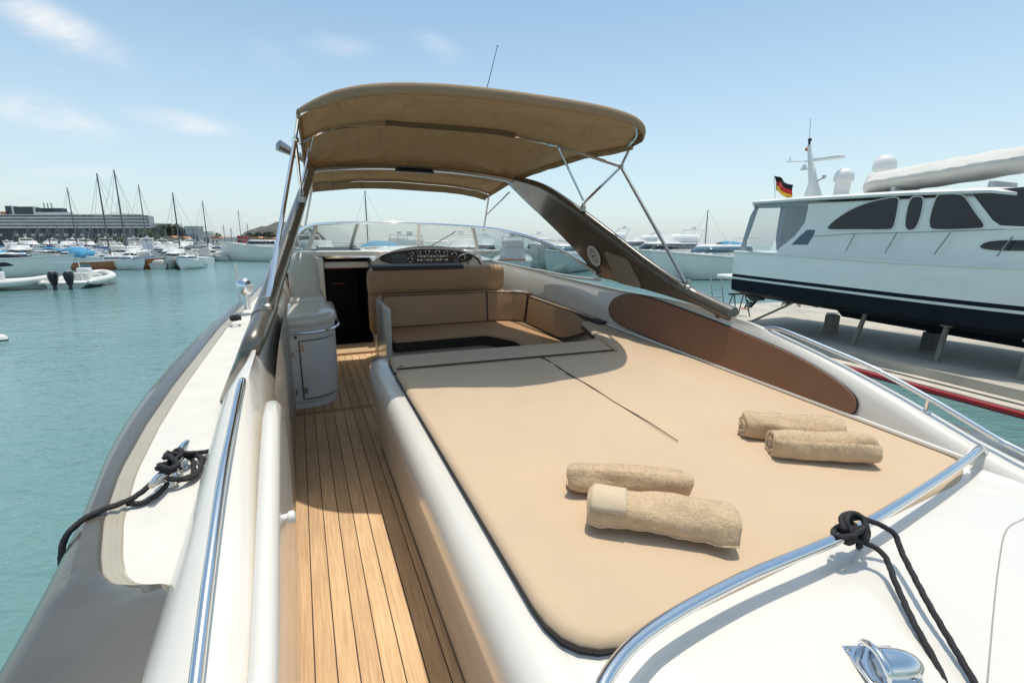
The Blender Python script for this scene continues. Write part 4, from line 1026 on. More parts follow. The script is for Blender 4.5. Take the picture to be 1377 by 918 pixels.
# --- hauled-out yacht
c_, s_ = cos(YAW), sin(YAW)
HM = Matrix(((c_, s_, 0, 0), (-s_, c_, 0, 0), (0, 0, 1, 0), (0, 0, 0, 1)))
HMAT = HM @ Matrix.Translation((12, 10.75, .5)) @ Matrix.Rotation(radians(2.3), 4, 'X') @ Matrix.Translation((0, -3.25, 0)); HINV = HMAT.inverted()
HY = empty('hauled_out_yacht', HMAT, 'pale grey cabin yacht hauled out on the quay, propped on stands, with dark windows', 'yacht')
def hm(px, py, X=12.0):                      # sightline on the long vertical plane of the yacht side, in the yacht's own axes
    d = wdir(px, py); ax_ = d.x*c_-d.y*s_; ay = d.x*s_+d.y*c_; t = X/ax_
    return HINV @ (Vector((0, 0, CAMZ))+d*t)
BM = 3.7
def hside(xo, z, k): return z
# sections along y (stern at +3.3, bow at -7.5)
def hsec(y):
    t = max(0, (-y-1.0)/6.5); nb = (1-min(1, t)**2.2); cxx = BM/2
    hw = BM/2*max(.02, nb); sh = .2*t**1.5
    return cxx, hw, sh
ysx = [3.25, 2.5, 1.5, .5, -.5, -1.5, -2.5, -3.5, -4.5, -5.5, -6.3, -7.0, -7.45]
def hull_part(nm, prof, mat, end=True):
    mb = MB(); rings = []
    for y in ysx:
        cx_, hw, sh = hsec(y)
        R_ = [Vector((cx_-hw*a+b, y, z+sh*zz)) for a, b, z, zz in prof]
        L_ = [Vector((cx_+hw*a-b, y, z+sh*zz)) for a, b, z, zz in prof][::-1]
        rings.append(R_+L_)
    mb.loft(rings, closed=True); return mb.build(nm, mat, HY, ang=35)
zt = hm(985, 338).z
hull_part('hull', [(1, 0, 1.42, .2), (1, -.0, 1.7, .6), (1, -.01, 2.04, 1), (1, .0, 2.075, 1)], YHULL)
hull_part('bottom', [(.05, 0, .62, 0), (.55, 0, .70, 0), (.97, 0, .93, 0), (.985, 0, 1.02, 0), (.992, 0, 1.27, .15)], NAVYH)
hull_part('boot_stripe', [(.994, 0, 1.272, .15), (.996, 0, 1.33, .17)], WHITE)
hull_part('waterline_band', [(.993, 0, 1.332, .17), (.994, 0, 1.418, .2)], NAVYH)
# toe rail / rub strake
mb = MB()
for sgn in (1, -1):
    rr = []
    for y in ysx[:-1]:
        cx_, hw, sh = hsec(y); rr.append(Vector((cx_-sgn*(hw+.015), y, 2.08+sh)))
    mb.tube(rr, .035, 8)
mb.build('rub_rail', WHITE, HY)
# swim platform
mb = MB(); rbox(.1, BM-.1, 3.25, 3.95, 1.22, 1.34, .05, mb=mb); mb.build('swim_platform', WHITE, HY)
# cabin side as one slab with roof
Zr = hm(1208, 265).z; Zd = 2.08
CI = .16                                     # cabin set in from the side
cabp = [(2.0, Zd), (1.9, Zr-.05), (-2.2, Zr-.02), (-3.6, Zd+.55), (-4.6, Zd+.42), (-5.6, Zd)]
mb = MB(); mb.prism(cabp, 0, CI, BM-CI); cab = mb.build('cabin', YHULL, HY, bevel=.04)
mb = MB(); rings = []
for y, z, k in ((3.0, Zr-.06, .9), (2.9, Zr+.0, .98), (1.5, Zr+.03, 1), (-1, Zr+.05, 1), (-2.4, Zr+.03, 1), (-2.75, Zr-.03, .93)):
    hw = (BM/2-.03)*k; rings.append([Vector((BM/2-hw, y, z-.02)), Vector((BM/2-hw-.02, y, z+.03)), Vector((BM/2-hw*.92, y, z+.09)), Vector((BM/2, y, z+.15)), Vector((BM/2+hw*.92, y, z+.09)), Vector((BM/2+hw+.02, y, z+.03)), Vector((BM/2+hw, y, z-.02))])
mb.loft(rings); mb.build('hardtop', WHITE, HY, ang=40)
def hwin(nm, loop, mat, n=5, x=CI-.006, th=.012, parent=None):
    P = [hm(a, b, 12+x) for a, b in loop]; P = spline(P, n, True) if n else P
    mb = MB(); mb.slab([Vector((x, p.y, p.z)) for p in P], (th, 0, 0)); o = mb.build(nm, mat, parent or HY); return o, P
for loop in (((1113, 306), (1120, 298), (1140, 284), (1165, 273), (1195, 266), (1207, 266), (1209, 272), (1205, 295), (1201, 306), (1192, 309), (1150, 309), (1118, 309)),
             ((1217, 300), (1220, 280), (1226, 266), (1236, 264), (1242, 268), (1240, 285), (1234, 303), (1228, 309), (1220, 309)),
             ((1250, 303), (1252, 285), (1260, 264), (1270, 261), (1288, 261), (1298, 265), (1312, 285), (1323, 300), (1322, 306), (1310, 308), (1260, 309))):
    o, P = hwin('cabin_window', loop, GLASSD, 4)
    mb = MB(); mb.tube([Vector((CI-.012, p.y, p.z)) for p in P], .014, 6, True); mb.build('window_frame', WHITE, o)
hwin('windscreen', ((1305, 257), (1345, 254), (1382, 251), (1388, 305), (1345, 303), (1335, 296)), GLASSD, 0)
hwin('deckhouse_window', ((1318, 331), (1330, 325), (1360, 323), (1400, 325), (1400, 336), (1350, 337), (1325, 335)), GLASSD, 4, x=CI-.02)
hwin('side_vent', ((1064, 329), (1075, 318), (1085, 309), (1096, 309), (1094, 316), (1086, 329)), pm('vent_glass', (.10, .14, .18), .3), 0)
# canvas cockpit enclosure: frame with a clear opening
P = [hm(a, b) for a, b in ((1018, 270), (1088, 267), (1086, 290), (1075, 312), (1050, 337), (997, 335))]
fx = lambda p, x=CI: Vector((x, p.y, p.z))
mb = MB()
for loop in (((1015, 270), (1088, 267), (1086, 279), (1014, 280)), ((1050, 278), (1087, 278), (1082, 300), (1068, 318), (1044, 337), (1043, 320)), ((1009, 290), (1016, 278), (1020, 278), (1004, 325), (1003, 337), (995, 336))):
    L_ = [fx(hm(a, b, 12+CI)) for a, b in loop]; mb.slab(L_, (.02, 0, 0))
mb.build('cockpit_canvas', pm('light_grey_canvas', (.36, .37, .39), .8, var=.08), HY)
mb = MB(); L_ = [fx(hm(a, b, 12+CI)) for a, b in ((1018, 279), (1052, 279), (1042, 322), (1036, 336), (1003, 336))]; mb.slab(L_, (.006, 0, 0)); mb.build('clear_panel', VINYLW, HY)
mb = MB(); mb.box(BM-CI-.02, BM-CI, 2.0, 2.95, Zd, Zr-.06); mb.build('cockpit_canvas', GREYC, HY)
# stanchions and wire
mb = MB()
for a, b in (((1137, 338), (1150, 314)), ((1190, 340), (1206, 313)), ((1256, 342), (1278, 313)), ((1340, 345), (1362, 318))):
    mb.tube([hm(*a, 12.03), hm(*b, 12.03)], .012, 6)
mb.tube([hm(1092, 318, 12.03), hm(1150, 314, 12.03), hm(1206, 313, 12.03), hm(1278, 311, 12.03), hm(1400, 306, 12.03)], .010, 6)
mb.build('guard_rail', STEELD, HY)
# mast, radar and domes on the hardtop
mc = BM*.42
def hp(px, py, x): return hm(px, py, 12+x)
mx0 = 1.2
b0 = hp(1097, 262, mx0); t0 = hp(1088, 195, mx0); b0.z = Zr+.1
mb = MB(); P = [b0+Vector((0, .05, -.02)), b0.lerp(t0, .3), b0.lerp(t0, .7), t0]; rings = []
for p, (w, d) in zip(P, ((.16, .30), (.10, .13), (.07, .08), (.04, .05))): rings.append([p+Vector((w*cos(2*pi*k/12), d*sin(2*pi*k/12), 0)) for k in range(12)])
mb.loft(rings); mst = mb.build('radar_mast', WHITE, HY, ang=60)
a = hp(1098, 220, mx0); rb = hp(1115, 214, mx0)
mb = MB(); rbox(mx0-.12, mx0+.12, min(a.y, rb.y)-.35, max(a.y, rb.y)+.05, rb.z-.02, rb.z+.07, .03, mb=mb); mb.build('radar_scanner', WHITE, mst)
a = hp(1058, 217, mx0); b = hp(1088, 217, mx0); mb = MB(); mb.tube([a, b], .02, 8); mb.tube([a+Vector((0, -.1, 0)), a+Vector((0, -.1, .1))], .015, 6); mb.build('crosstree', WHITE, mst)
q3 = b0.lerp(t0, .55); mb = MB(); mb.box(mx0-.06, mx0+.06, q3.y-.05, q3.y+.30, q3.z, q3.z+.04); mb.lathe([(.05, 0), (.07, .03), (.05, .10), (.001, .12)], (mx0, q3.y+.24, q3.z+.04), 12); mb.build('mast_bracket', WHITE, mst)
q3 = b0.lerp(t0, .3); mb = MB(); mb.tube([q3, q3+Vector((0, -.28, .12))], .02, 6); mb.lathe([(.03, -.03), (.06, .06), (.001, .07)], q3+Vector((0, -.28, .12)), 10); mb.build('loud_hailer', STEELD, mst)
a = t0; mb = MB(); mb.tube([a, a+Vector((0, 0, .12))], .03, 8); mb.lathe([(.05, 0), (.05, .06), (.001, .08)], a+Vector((0, 0, .1)), 10); mb.build('mast_light', BLACK, mst)
mb = MB(); mb.tube([t0, hp(1090, 160, mx0)], .008, 6); mb.build('whip_antenna', STEELD, mst)
mb = MB(); mb.lathe([(.05, -.02), (.05, .06)], hp(1085, 202, mx0), 10); mb.build('anchor_light', ORANGE, mst)
for (px, py, xx, r) in ((1135, 238, 1.3, .235), (1190, 222, 2.9, .28)):
    c = hp(px, py, xx); mb = MB(); zb = Zr+.12-c.z
    mb.lathe([(r*.75, zb), (r*.78, -r*.55), (r*.98, -r*.5), (r, -.1*r), (r*.95, r*.3), (r*.75, r*.65), (r*.4, r*.88), (.001, r*.95)], c, 20); mb.build('satellite_dome', WHITE, HY, ang=50)
# outdrives and rudder under the stern
for xx in (.9, 2.6):
    mb = MB(); mb.prism([(3.3, 1.0), (2.7, .95), (2.8, .62), (3.1, .55), (3.35, .7)], 0, xx-.12, xx+.12); mb.tube([(xx, 3.0, .6), (xx, 3.2, .35)], .05, 8)
    sd_ = mb.build('stern_drive', BLACK, HY, bevel=.03)
    mb = MB()
    for k in range(4):
        a = 2*pi*k/4+.4; c = Vector((xx, 3.28, .40)); d1 = Vector((cos(a), 0, sin(a))); d2 = Vector((-sin(a), .35, cos(a))); mb.add([c, c+d1*.12+d2*.06, c+d1*.2, c+d1*.12-d2*.06], [(0, 1, 2, 3)])
    mb.lathe([(.04, -.08), (.04, .08), (.001, .12)], (xx, 3.28, .40), 10, M=RX); mb.build('propeller', STEELD, sd_, solid=.01)
mb = MB(); mb.prism([(1.2, .66), (-4.5, .66), (-4.3, .40), (.9, .40)], 0, BM/2-.07, BM/2+.07); mb.build('keel', NAVYH, HY)
# flag on its staff
fs_ = hp(1044, 268, .9); ft = hp(1041, 236, .9); fs_.z = Zr-.02
mb = MB(); mb.tube([fs_, ft], .012, 6); mb.build('flag_staff', WHITE, HY)
fw = []
mb = MB(); nU = 14; nV = 9
dirf = (hp(1066, 244, .9)-hp(1041, 238, .9))
for cidx in range(3):
    mb.cur = cidx
    def ff(u, v, c=cidx):
        t = (c+v)/3
        p = ft+Vector((0, 0, -.02))+dirf*u+Vector((.07*sin(u*7+t*1.5), 0, -.10*u+.03*sin(u*6)))
        return p+Vector((.03*sin(t*5+u*3), .16*t*u*.6-.1*t, -.40*t))
    mb.grid(ff, nU, 3)
fo = ft.copy()
fl = mb.build('flag', [BLACKC, REDC, GOLD], None, origin=fo, ang=180, solid=.004)
bpy.context.view_layer.update()
fl.matrix_world = HY.matrix_world @ Matrix.Translation(fo); tag(fl, 'black, red and gold striped flag flying at the stern of the hauled-out yacht', 'flag')
# covered tender on the hardtop
t_a = hp(1166, 243, 1.1); t_b = hp(1385, 200, 1.1)
tm = HY.matrix_world @ Matrix.Translation((1.55, (t_a.y+t_b.y)/2, Zr+.14))
mb = MB(); Lh = (t_a.y-t_b.y)/2+.25; rings = []
for i in range(33):
    t = i/32; y = Lh*(1-2*t); w = .62*min(1, (1-abs(2*t-1)**5)*1.0+.25)*(1 if t < .75 else 1-.35*((t-.75)/.25)); z0 = .04+.36*t**1.5; z1 = .52+.36*t**.9
    ring = []
    for k in range(22):
        a = 2*pi*k/22; cx_ = cos(a); sx_ = sin(a)
        wr = 1+.03*noise.noise(Vector((t*18, k*.5, 2)))+.02*noise.noise(Vector((t*40, k*1.3, 7)))
        zc = (z0+z1)/2; hz = (z1-z0)/2
        ring.append(Vector((w*(abs(cx_)**.75)*(1 if cx_ > 0 else -1)*wr, y, zc+(hz*(1-abs(cx_)**1.15)*1.15 if sx_ > 0 else -hz*abs(sx_)**.7*(1-.25*abs(cx_)))+.025*noise.noise(Vector((t*9, k*.8, 4)))+.012*sin(t*60+k)*abs(cx_))))
    rings.append(ring)
mb.loft(rings); td = mb.build('covered_tender', COVER, None, ang=180); td.matrix_world = tm
tag(td, 'dinghy wrapped in a creased white tarpaulin, lashed on top of the cabin roof', 'tender')
mb = MB()
for y in (-1, .8): mb.box(-.5, .5, y-.04, y+.04, -.04, .17)
mb.build('chock', WHITE2, td)
# props
i = 0
for (a, b, lab) in (((1069, 401), (1060, 432), 'slanting timber prop nearest the stern of the hauled-out yacht'),
                    ((1163, 413), (1151, 463), 'second timber prop from the stern of the hauled-out yacht'),
                    ((1272, 431), (1258, 486), 'third timber prop from the stern of the hauled-out yacht'),
                    ((1385, 455), (1372, 511), 'timber prop at the right edge of the photo, under the yacht bow')):
    ft_ = wz(*b, QZ); tp_ = wz(*a, 1.15) if False else None
    loc = HY.matrix_world.inverted() @ ft_
    foot = Vector((min(max(loc.x, -.1), .6), loc.y, -.2)); tq = hm(*a, 12+foot.x); top = Vector((foot.x+.1, tq.y, .80))
    r = empty('support_prop', HY.matrix_world @ Matrix.Translation(foot), lab, 'boat prop', 'timber props along the hauled-out yacht')
    v = top-foot; mb = MB(); mb.loft([[Vector((cos(pi/4+k*pi/2)*.065, sin(pi/4+k*pi/2)*.065, .04)) for k in range(4)], [v+Vector((cos(pi/4+k*pi/2)*.055, sin(pi/4+k*pi/2)*.055, 0)) for k in range(4)]]); mb.build('post', TIMBER, r)
    mb = MB(); rbox(-.16, .16, -.12, .12, 0, .05, .01, mb=mb); mb.build('foot_pad', TIMBER, r)
    mb = MB(); mb.box(-.07, .09, -.1, .1, -.02, .03, M=Matrix.Translation(v)); mb.build('wedge', WOOD if i == 1 else TIMBER, r)
    i += 1
# keel blocks in the middle
for y, lab in ((1.2, 'dark keel block under the middle of the hauled-out yacht'), (-1.2, 'dark concrete keel block under the forward half of the hauled-out yacht')):
    mb = MB(); rbox(-.16, .16, -.12, .12, 0, .59, .01, mb=mb); o = mb.build('keel_block', TIMBER if y > 0 else CONCD, None); o.matrix_world = HY.matrix_world @ Matrix.Translation((BM/2, y, -.2)); tag(o, lab, 'keel block')
mb = MB(); rbox(-.12, .12, -.12, .12, 0, .45, .01, mb=mb); o = mb.build('stand_post', STEELD, None); pq = wz(1117, 440, QZ); o.matrix_world = Matrix.Translation(pq) @ Matrix.Rotation(-YAW, 4, 'Z'); tag(o, 'square dark steel post standing under the yacht between two props', 'post')
# trestle
def trestle(M_, label, m1=BLACK, m2=ORANGE, k=1):
    r = empty('trestle', M_, label, 'trestle')
    for sx in (-.3, .3):
        for sy in (-.28, .28):
            mb = MB(); mb.tube([(sx, sy, 0), (sx*.75, sy*.1, .78*k)], .022, 6); mb.build('leg', m1, r)
    mb = MB(); rbox(-.42, .42, -.05, .05, .76*k, .82*k, .01, mb=mb); mb.build('beam', m1, r)
    mb = MB(); mb.tube([(-.28, .2, .25), (-.28, -.2, .25)], .02, 6); mb.tube([(.28, .2, .25), (.28, -.2, .25)], .02, 6); mb.build('brace', m2, r)
p = wz(991, 425, QZ); trestle(Matrix.Translation(p) @ Matrix.Rotation(.3, 4, 'Z'), 'black work trestle with orange braces behind the stern of the hauled-out yacht')
p = wz(1085, 412, QZ); trestle(Matrix.Translation(p) @ Matrix.Rotation(-.4, 4, 'Z'), 'slim black trestle in the shade on the far side of the hauled-out yacht', BLACK, BLACK, .8)
r = empty('boarding_ladder', Matrix.Translation(wz(968, 430, QZ)) @ Matrix.Rotation(.2, 4, 'Z'), 'leaning metal ladder at the stern of the hauled-out yacht', 'ladder')
for sx in (-.2, .2): mb = MB(); mb.tube([(sx, 0, 0), (sx, .45, 1.5)], .02, 6); mb.build('rail', STEELD, r)
mb = MB()
for k in range(1, 6): mb.tube([(-.2, .45*k/6, 1.5*k/6), (.2, .45*k/6, 1.5*k/6)], .014, 6)
mb.build('rung_set', STEELD, r)
# fender on the quay edge
p = wz(1338, 590, .05)
p = q((p-D0).dot(dd), -.12, .0)
r = empty('fender', Matrix.Translation(p), 'dirty white fender hanging on the red striped quay edge', 'fender')
mb = MB(); mb.lathe([(.03, -.28), (.09, -.24), (.12, -.12), (.12, .08), (.08, .2), (.035, .24), (.03, .28), (.001, .29)], (0, 0, .02), 16); mb.build('body', RUBBER, r, ang=50)
mb = MB(); mb.tube([(0, 0, .3), (0, .0, .34), tuple(dn*.16+Vector((0, 0, .44)))], .014, 6); mb.build('lanyard', ROPE, r)

# ================================================================== BOATS
def motorboat(name, L, Bm, H, cabin=.55, fly=False, canopy_m=None, hull_m=WHITE, glass=GLASSB, label='', cat='motorboat', arch=False, portholes=0, dark_band=False):
    r = empty(name, Matrix.Identity(4), label, cat)
    def sec(t):      # t 0 stern -> 1 bow
        w = Bm/2*(1-max(0, (t-.35)/.65)**2.1); w = max(w, .02); sh = H*(.78+.42*t**1.8); return w, sh
    mb = MB(); rings = []
    for k in range(13):
        t = k/12; w, sh = sec(t); y = L*(t-.5); rk = .10*L*t**5
        rings.append([Vector((w, y+rk, sh)), Vector((w*.97, y+rk*.8, sh*.6)), Vector((w*(.85-.35*t**2), y, .05)), Vector((w*.35*(1-t), y-.02*L*t, -.25)), Vector((-w*.35*(1-t), y-.02*L*t, -.25)), Vector((-w*(.85-.35*t**2), y, .05)), Vector((-w*.97, y+rk*.8, sh*.6)), Vector((-w, y+rk, sh))])
    mb.loft(rings, closed=True); mb.build('hull', hull_m, r, ang=40)
    # rub rail
    mb = MB()
    for s in (1, -1): mb.tube([Vector((s*(sec(k/12)[0]+.02), L*(k/12-.5)+.10*L*(k/12)**5, sec(k/12)[1])) for k in range(13)], .03+.004*L, 5)
    mb.build('rub_rail', WHITE2, r)
    # deck house
    z0 = H*.86; hc = H*cabin
    def house(y0, y1, w, z, h, rk0, rk1, nm, m, par):
        mb = MB(); rings = []
        for k, (kk, hh) in enumerate(((1, 0), (.97, .45), (.9, .85), (.78, 1))):
            a = y0+rk0*hh*h; b = y1-rk1*hh*h; ww = w*kk
            n = 6; ring = [Vector((-ww, a, z+hh*h)), Vector((ww, a, z+hh*h))]
            for q_ in range(n+1):
                an = pi*q_/n; ring.append(Vector((ww*cos(an), b-ww*.9+ww*.9*sin(an), z+hh*h)))
            rings.append(ring)
        mb.loft(rings); return mb.build(nm, m, par, ang=40)
    hs = house(-.12*L, .30*L, Bm*.36, z0, hc, .2, .9, 'cabin', hull_m if hull_m is WHITE else WHITE, r)
    # window band: slightly wider ring
    mb = MB(); rings = []
    for hh, kk in ((.45, .985), (.85, .915)):
        a = -.11*L+.2*hh*hc; b = .30*L-.9*hh*hc; ww = Bm*.36*kk+.012; ring = []
        for q_ in range(9):
            an = pi*q_/8; ring.append(Vector((ww*cos(an), b-ww*.9+ww*.9*sin(an)+.015, z0+hh*hc)))
        ring = [Vector((ww, a, z0+hh*hc))]+ring+[Vector((-ww, a, z0+hh*hc))]; rings.append(ring)
    mb.loft(rings, closed=False); mb.build('window_band', glass, hs, ang=50, solid=.01)
    # cockpit well shadow and seats
    mb = MB(); mb.box(-Bm*.36, Bm*.36, -.46*L, -.14*L, H*.80, H*.84); mb.build('cockpit', BROWN if canopy_m is None else GREYC, r)
    if fly:
        f = house(-.12*L, .12*L, Bm*.30, z0+hc, H*.32, -.1, .6, 'flybridge', WHITE, r)
        mb = MB(); mb.tube([(-Bm*.3, -.10*L, z0+hc), (-Bm*.27, -.16*L, z0+hc+H*.55), (Bm*.27, -.16*L, z0+hc+H*.55), (Bm*.3, -.10*L, z0+hc)], .07, 6); mb.build('arch', WHITE, f)
        mb = MB(); mb.lathe([(.2, 0), (.25, .1), (.22, .3), (.001, .38)], (0, -.16*L, z0+hc+H*.55), 12); mb.build('radome', WHITE, f)
    if arch:
        mb = MB(); mb.tube([(-Bm*.42, -.05*L, H*.85), (-Bm*.36, -.16*L, H*1.75), (Bm*.36, -.16*L, H*1.75), (Bm*.42, -.05*L, H*.85)], .06, 6); mb.build('arch', WHITE, r)
    if canopy_m:
        mb = MB(); rings = []
        for y, z in ((-.46, .86), (-.44, 1.35), (-.32, 1.62), (-.15, 1.68), (-.06, 1.55)):
            rings.append([Vector((Bm*.42*cos(a), y*L, H*z if a not in (0, pi) else H*(z-.1))) if False else Vector((Bm*.40*cos(a), y*L, H*.84+(H*z-H*.84)*sin(a)**.6)) for a in [pi*k/8 for k in range(9)]])
        mb.loft(rings, closed=False); mb.build('canopy', canopy_m, r, ang=60, solid=.01)
    mb = MB()
    for s in (1, -1):
        P = [Vector((s*sec(t)[0]*.93, L*(t-.5)+.10*L*t**5, sec(t)[1]+H*.28)) for t in (.45, .6, .75, .9, .98)]
        mb.tube(P, .015+.001*L, 4)
        for p in P[::1]: mb.tube([p, p-Vector((0, 0, H*.28))], .015, 4)
    mb.build('bow_rail', STEELD, r)
    for k in range(portholes):
        mb = MB(); t = .3+.12*k
        for s in (1, -1):
            w = sec(t)[0]; mb.lathe([(.14, -.02), (.14, .02)], (s*(w*.975), L*(t-.5), H*.62), 10, M=Matrix.Rotation(pi/2, 4, 'Y'))
        mb.build('porthole', GLASSD, r)
    if dark_band:
        mb = MB()
        for s in (1, -1):
            rg = []
            for k in range(9):
                t = .34+.55*k/8; w, sh = sec(t); y = L*(t-.5); e = .04+.96*sin(pi*k/8)**.5
                rg.append([Vector((s*(w*.99+.015), y, sh*.72-.10*H*e)), Vector((s*(w*.995+.015), y, sh*.72+.12*H*e))])
            mb.loft(rg, closed=False)
        mb.build('hull_window', GLASSD, r, solid=.01)
    return r
def sailboat(name, L, Bm, mh, label='', cover=NAVY):
    r = empty(name, Matrix.Identity(4), label, 'sailboat')
    mb = MB(); rings = []
    for k in range(11):
        t = k/10; w = max(.03, Bm/2*sin(pi*min(1, .18+.82*t))**.7 if t > .4 else Bm/2*(.75+.25*t/.4)); y = L*(t-.5)
        if t == 1: w = .03
        sh = 1.0+.25*t
        rings.append([Vector((w, y, sh)), Vector((w*.9, y, .4)), Vector((w*.5, y, -.1)), Vector((-w*.5, y, -.1)), Vector((-w*.9, y, .4)), Vector((-w, y, sh))])
    mb.loft(rings); mb.build('hull', WHITE, r, ang=40)
    mb = MB(); rbox(-Bm*.24, Bm*.24, -.15*L, .28*L, 1.0, 1.5, .15, mb=mb); mb.build('coachroof', WHITE2, r)
    mb = MB(); mb.box(-Bm*.245, Bm*.245, -.08*L, .18*L, 1.2, 1.36); mb.build('window', GLASSD, r)
    mb = MB(); mb.tube([(0, .08*L, 1.4), (0, .08*L, mh*.6), (0, .08*L, mh)], [.11, .10, .07], 6); m_ = mb.build('mast', pm('mast_alloy', (.16, .16, .165), .4, metal=.5) if 'mast_alloy' not in MATS else MATS['mast_alloy'], r)
    mb = MB(); mb.tube([(-Bm*.38, .08*L, mh*.55), (Bm*.38, .08*L, mh*.55)], .04, 4)
    for s in (1, -1): mb.tube([(0, .08*L, mh*.97), (s*Bm*.38, .08*L, mh*.55), (s*Bm*.46, .06*L, 1.1)], .018, 3)
    mb.tube([(0, .08*L, mh*.98), (0, .5*L, 1.2)], .02, 3); mb.tube([(0, .08*L, mh), (0, -.5*L, 1.1)], .018, 3); mb.build('rigging', STEELD, r)
    mb = MB(); mb.tube([(0, .07*L, 2.3), (0, -.1*L, 2.35), (0, -.36*L, 2.3)], [.12, .2, .1], 8); mb.build('boom_cover', cover, r)
    return r
def rib(name, L, Bm, label, engines=2):
    r = empty(name, Matrix.Identity(4), label, 'inflatable boat')
    P = [(-Bm/2, -L/2, .42), (-Bm/2, -L*.2, .42), (-Bm/2, L*.1, .46), (-Bm*.42, L*.3, .54), (-Bm*.22, L*.44, .66), (0, L*.5, .72), (Bm*.22, L*.44, .66), (Bm*.42, L*.3, .54), (Bm/2, L*.1, .46), (Bm/2, -L*.2, .42), (Bm/2, -L/2, .42)]
    S_ = spline(P, 5); n = len(S_); mb = MB(); mb.tube(S_, [.26*min(1, .35+min(i, n-1-i)/4) for i in range(n)], 12); mb.build('tube', pm('hypalon', (.66, .65, .60), .5, var=.05) if 'hypalon' not in MATS else MATS['hypalon'], r, ang=80)
    mb = MB(); rings = []
    for k in range(9):
        t = k/8; w = Bm/2*(1-t**3)*.95+.02; y = L*(t*.93-.47); rings.append([Vector((w, y, .40+.2*t**2)), Vector((w*.6, y, .02)), Vector((0, y, -.25+.3*t**2)), Vector((-w*.6, y, .02)), Vector((-w, y, .40+.2*t**2))])
    mb.loft(rings); mb.build('hull', WHITE2, r)
    mb = MB(); rbox(-.35, .35, -.2, .6, .4, 1.25, .08, mb=mb); c_o = mb.build('console', WHITE, r)
    mb = MB(); mb.box(-.3, .3, .5, .53, 1.2, 1.5); mb.build('screen', GLASSB, c_o)
    mb = MB(); rbox(-.45, .45, -1.1, -.5, .4, .95, .06, mb=mb); mb.build('seat', COVER, r); mb = MB(); rbox(-.6, .6, .9, 1.6, .4, .75, .06, mb=mb); mb.build('bow_seat', COVER, r)
    mb = MB(); mb.tube([(-.7, -L*.36, .5), (-.6, -L*.36, 1.75), (.6, -L*.36, 1.75), (.7, -L*.36, .5)], .04, 6); mb.build('roll_bar', STEEL, r)
    for e in range(engines):
        x = (e-.5*(engines-1))*.8; mb = MB(); rings = []
        for z, a, b in ((.30, .14, .18), (.6, .22, .28), (.85, .27, .38), (1.1, .26, .36), (1.2, .14, .24)): rings.append([Vector((x+a*cos(2*pi*k/14), -L/2-.35+b*sin(2*pi*k/14), z)) for k in range(14)])
        mb.loft(rings); en = mb.build('outboard', BLACK, r, ang=60); mb = MB(); mb.box(x-.07, x+.07, -L/2-.5, -L/2-.2, -.4, .4); mb.build('outboard_leg', BLACK, en, bevel=.03)
        mb = MB(); mb.box(x-.10, x+.10, -L/2-.62, -L/2-.2, 1.205, 1.215); mb.build('decal', WHITE2, en)
    return r
def setb(o, x, y, rz, s=1): o.matrix_world = TR(x, y, 0, rz, s); return o
PROTO = [motorboat('motorboat', 8.5, 2.9, 1.35, .6, hull_m=WHITE, arch=True),
         motorboat('motorboat', 7.0, 2.5, 1.1, .5, canopy_m=NAVY, hull_m=WHITE),
         motorboat('motorboat', 10.5, 3.5, 1.7, .65, fly=True, hull_m=HULLG, glass=GLASSD, portholes=2),
         motorboat('motorboat', 6.2, 2.3, 1.0, .45, canopy_m=COVER, hull_m=WHITE2),
         motorboat('motorboat', 9.0, 3.0, 1.4, .55, canopy_m=BLUEC, hull_m=WHITE, glass=GLASSD)]
KIND = ['white motorboat with slim arch', 'motorboat with navy canopy', 'white flybridge cruiser', 'small white-covered motorboat', 'motorboat with blue canopy']
ORD = ['first', 'second', 'third', 'fourth', 'fifth', 'sixth', 'seventh', 'eighth', 'ninth', 'tenth', 'eleventh', 'twelfth', 'thirteenth', 'fourteenth', 'fifteenth', 'sixteenth', 'seventeenth', 'eighteenth']
usedp = set()
def put(pi_, x, y, rz, s, label, group):
    o = PROTO[pi_] if pi_ not in usedp else copy_tree(PROTO[pi_]); usedp.add(pi_)
    setb(o, x, y, rz, s); tag(o, label, 'motorboat', group); return o
def facing(p, k=.6): return -atan2(p.x, p.y)+random.choice([0, pi])+random.uniform(-k, k)
rnd0 = random.Random(3)
rows = []
for rn, Yd, a, b, st in (('nearest', 56, 172, 262, 13), ('second', 68, 30, 262, 12), ('third', 84, -6, 285, 12), ('fourth', 106, -8, 322, 13), ('farthest', 138, -8, 366, 12)):
    it = []; px = a
    while px < b: it.append((px, rnd0.choice([0, 0, 1, 2, 2, 3, 4] if Yd < 100 else [0, 2, 2, 0, 3, 4, 1]), rnd0.uniform(.75, 1.1)*(1.1 if Yd > 100 else .95 if Yd > 60 else .8))); px += st*rnd0.uniform(.85, 1.2)
    rows.append((rn, Yd, it))
ORD += ['nineteenth', 'twentieth', 'twenty-first', 'twenty-second', 'twenty-third', 'twenty-fourth', 'twenty-fifth', 'twenty-sixth', 'twenty-seventh', 'twenty-eighth', 'twenty-ninth', 'thirtieth', 'thirty-first', 'thirty-second', 'thirty-third', 'thirty-fourth', 'thirty-fifth', 'thirty-sixth', 'thirty-seventh', 'thirty-eighth', 'thirty-ninth', 'fortieth']
for rn, Yd, items in rows:
    for k, (px, kd, s) in enumerate(items):
        Yj = Yd+random.uniform(-3, 3); p = wpt(px, Yj)
        put(kd, p.x, p.y, facing(p), s, f'{KIND[kd]}, {ORD[k]} from left in the {rn} row of the left marina', 'motorboats moored in the marina on the left')
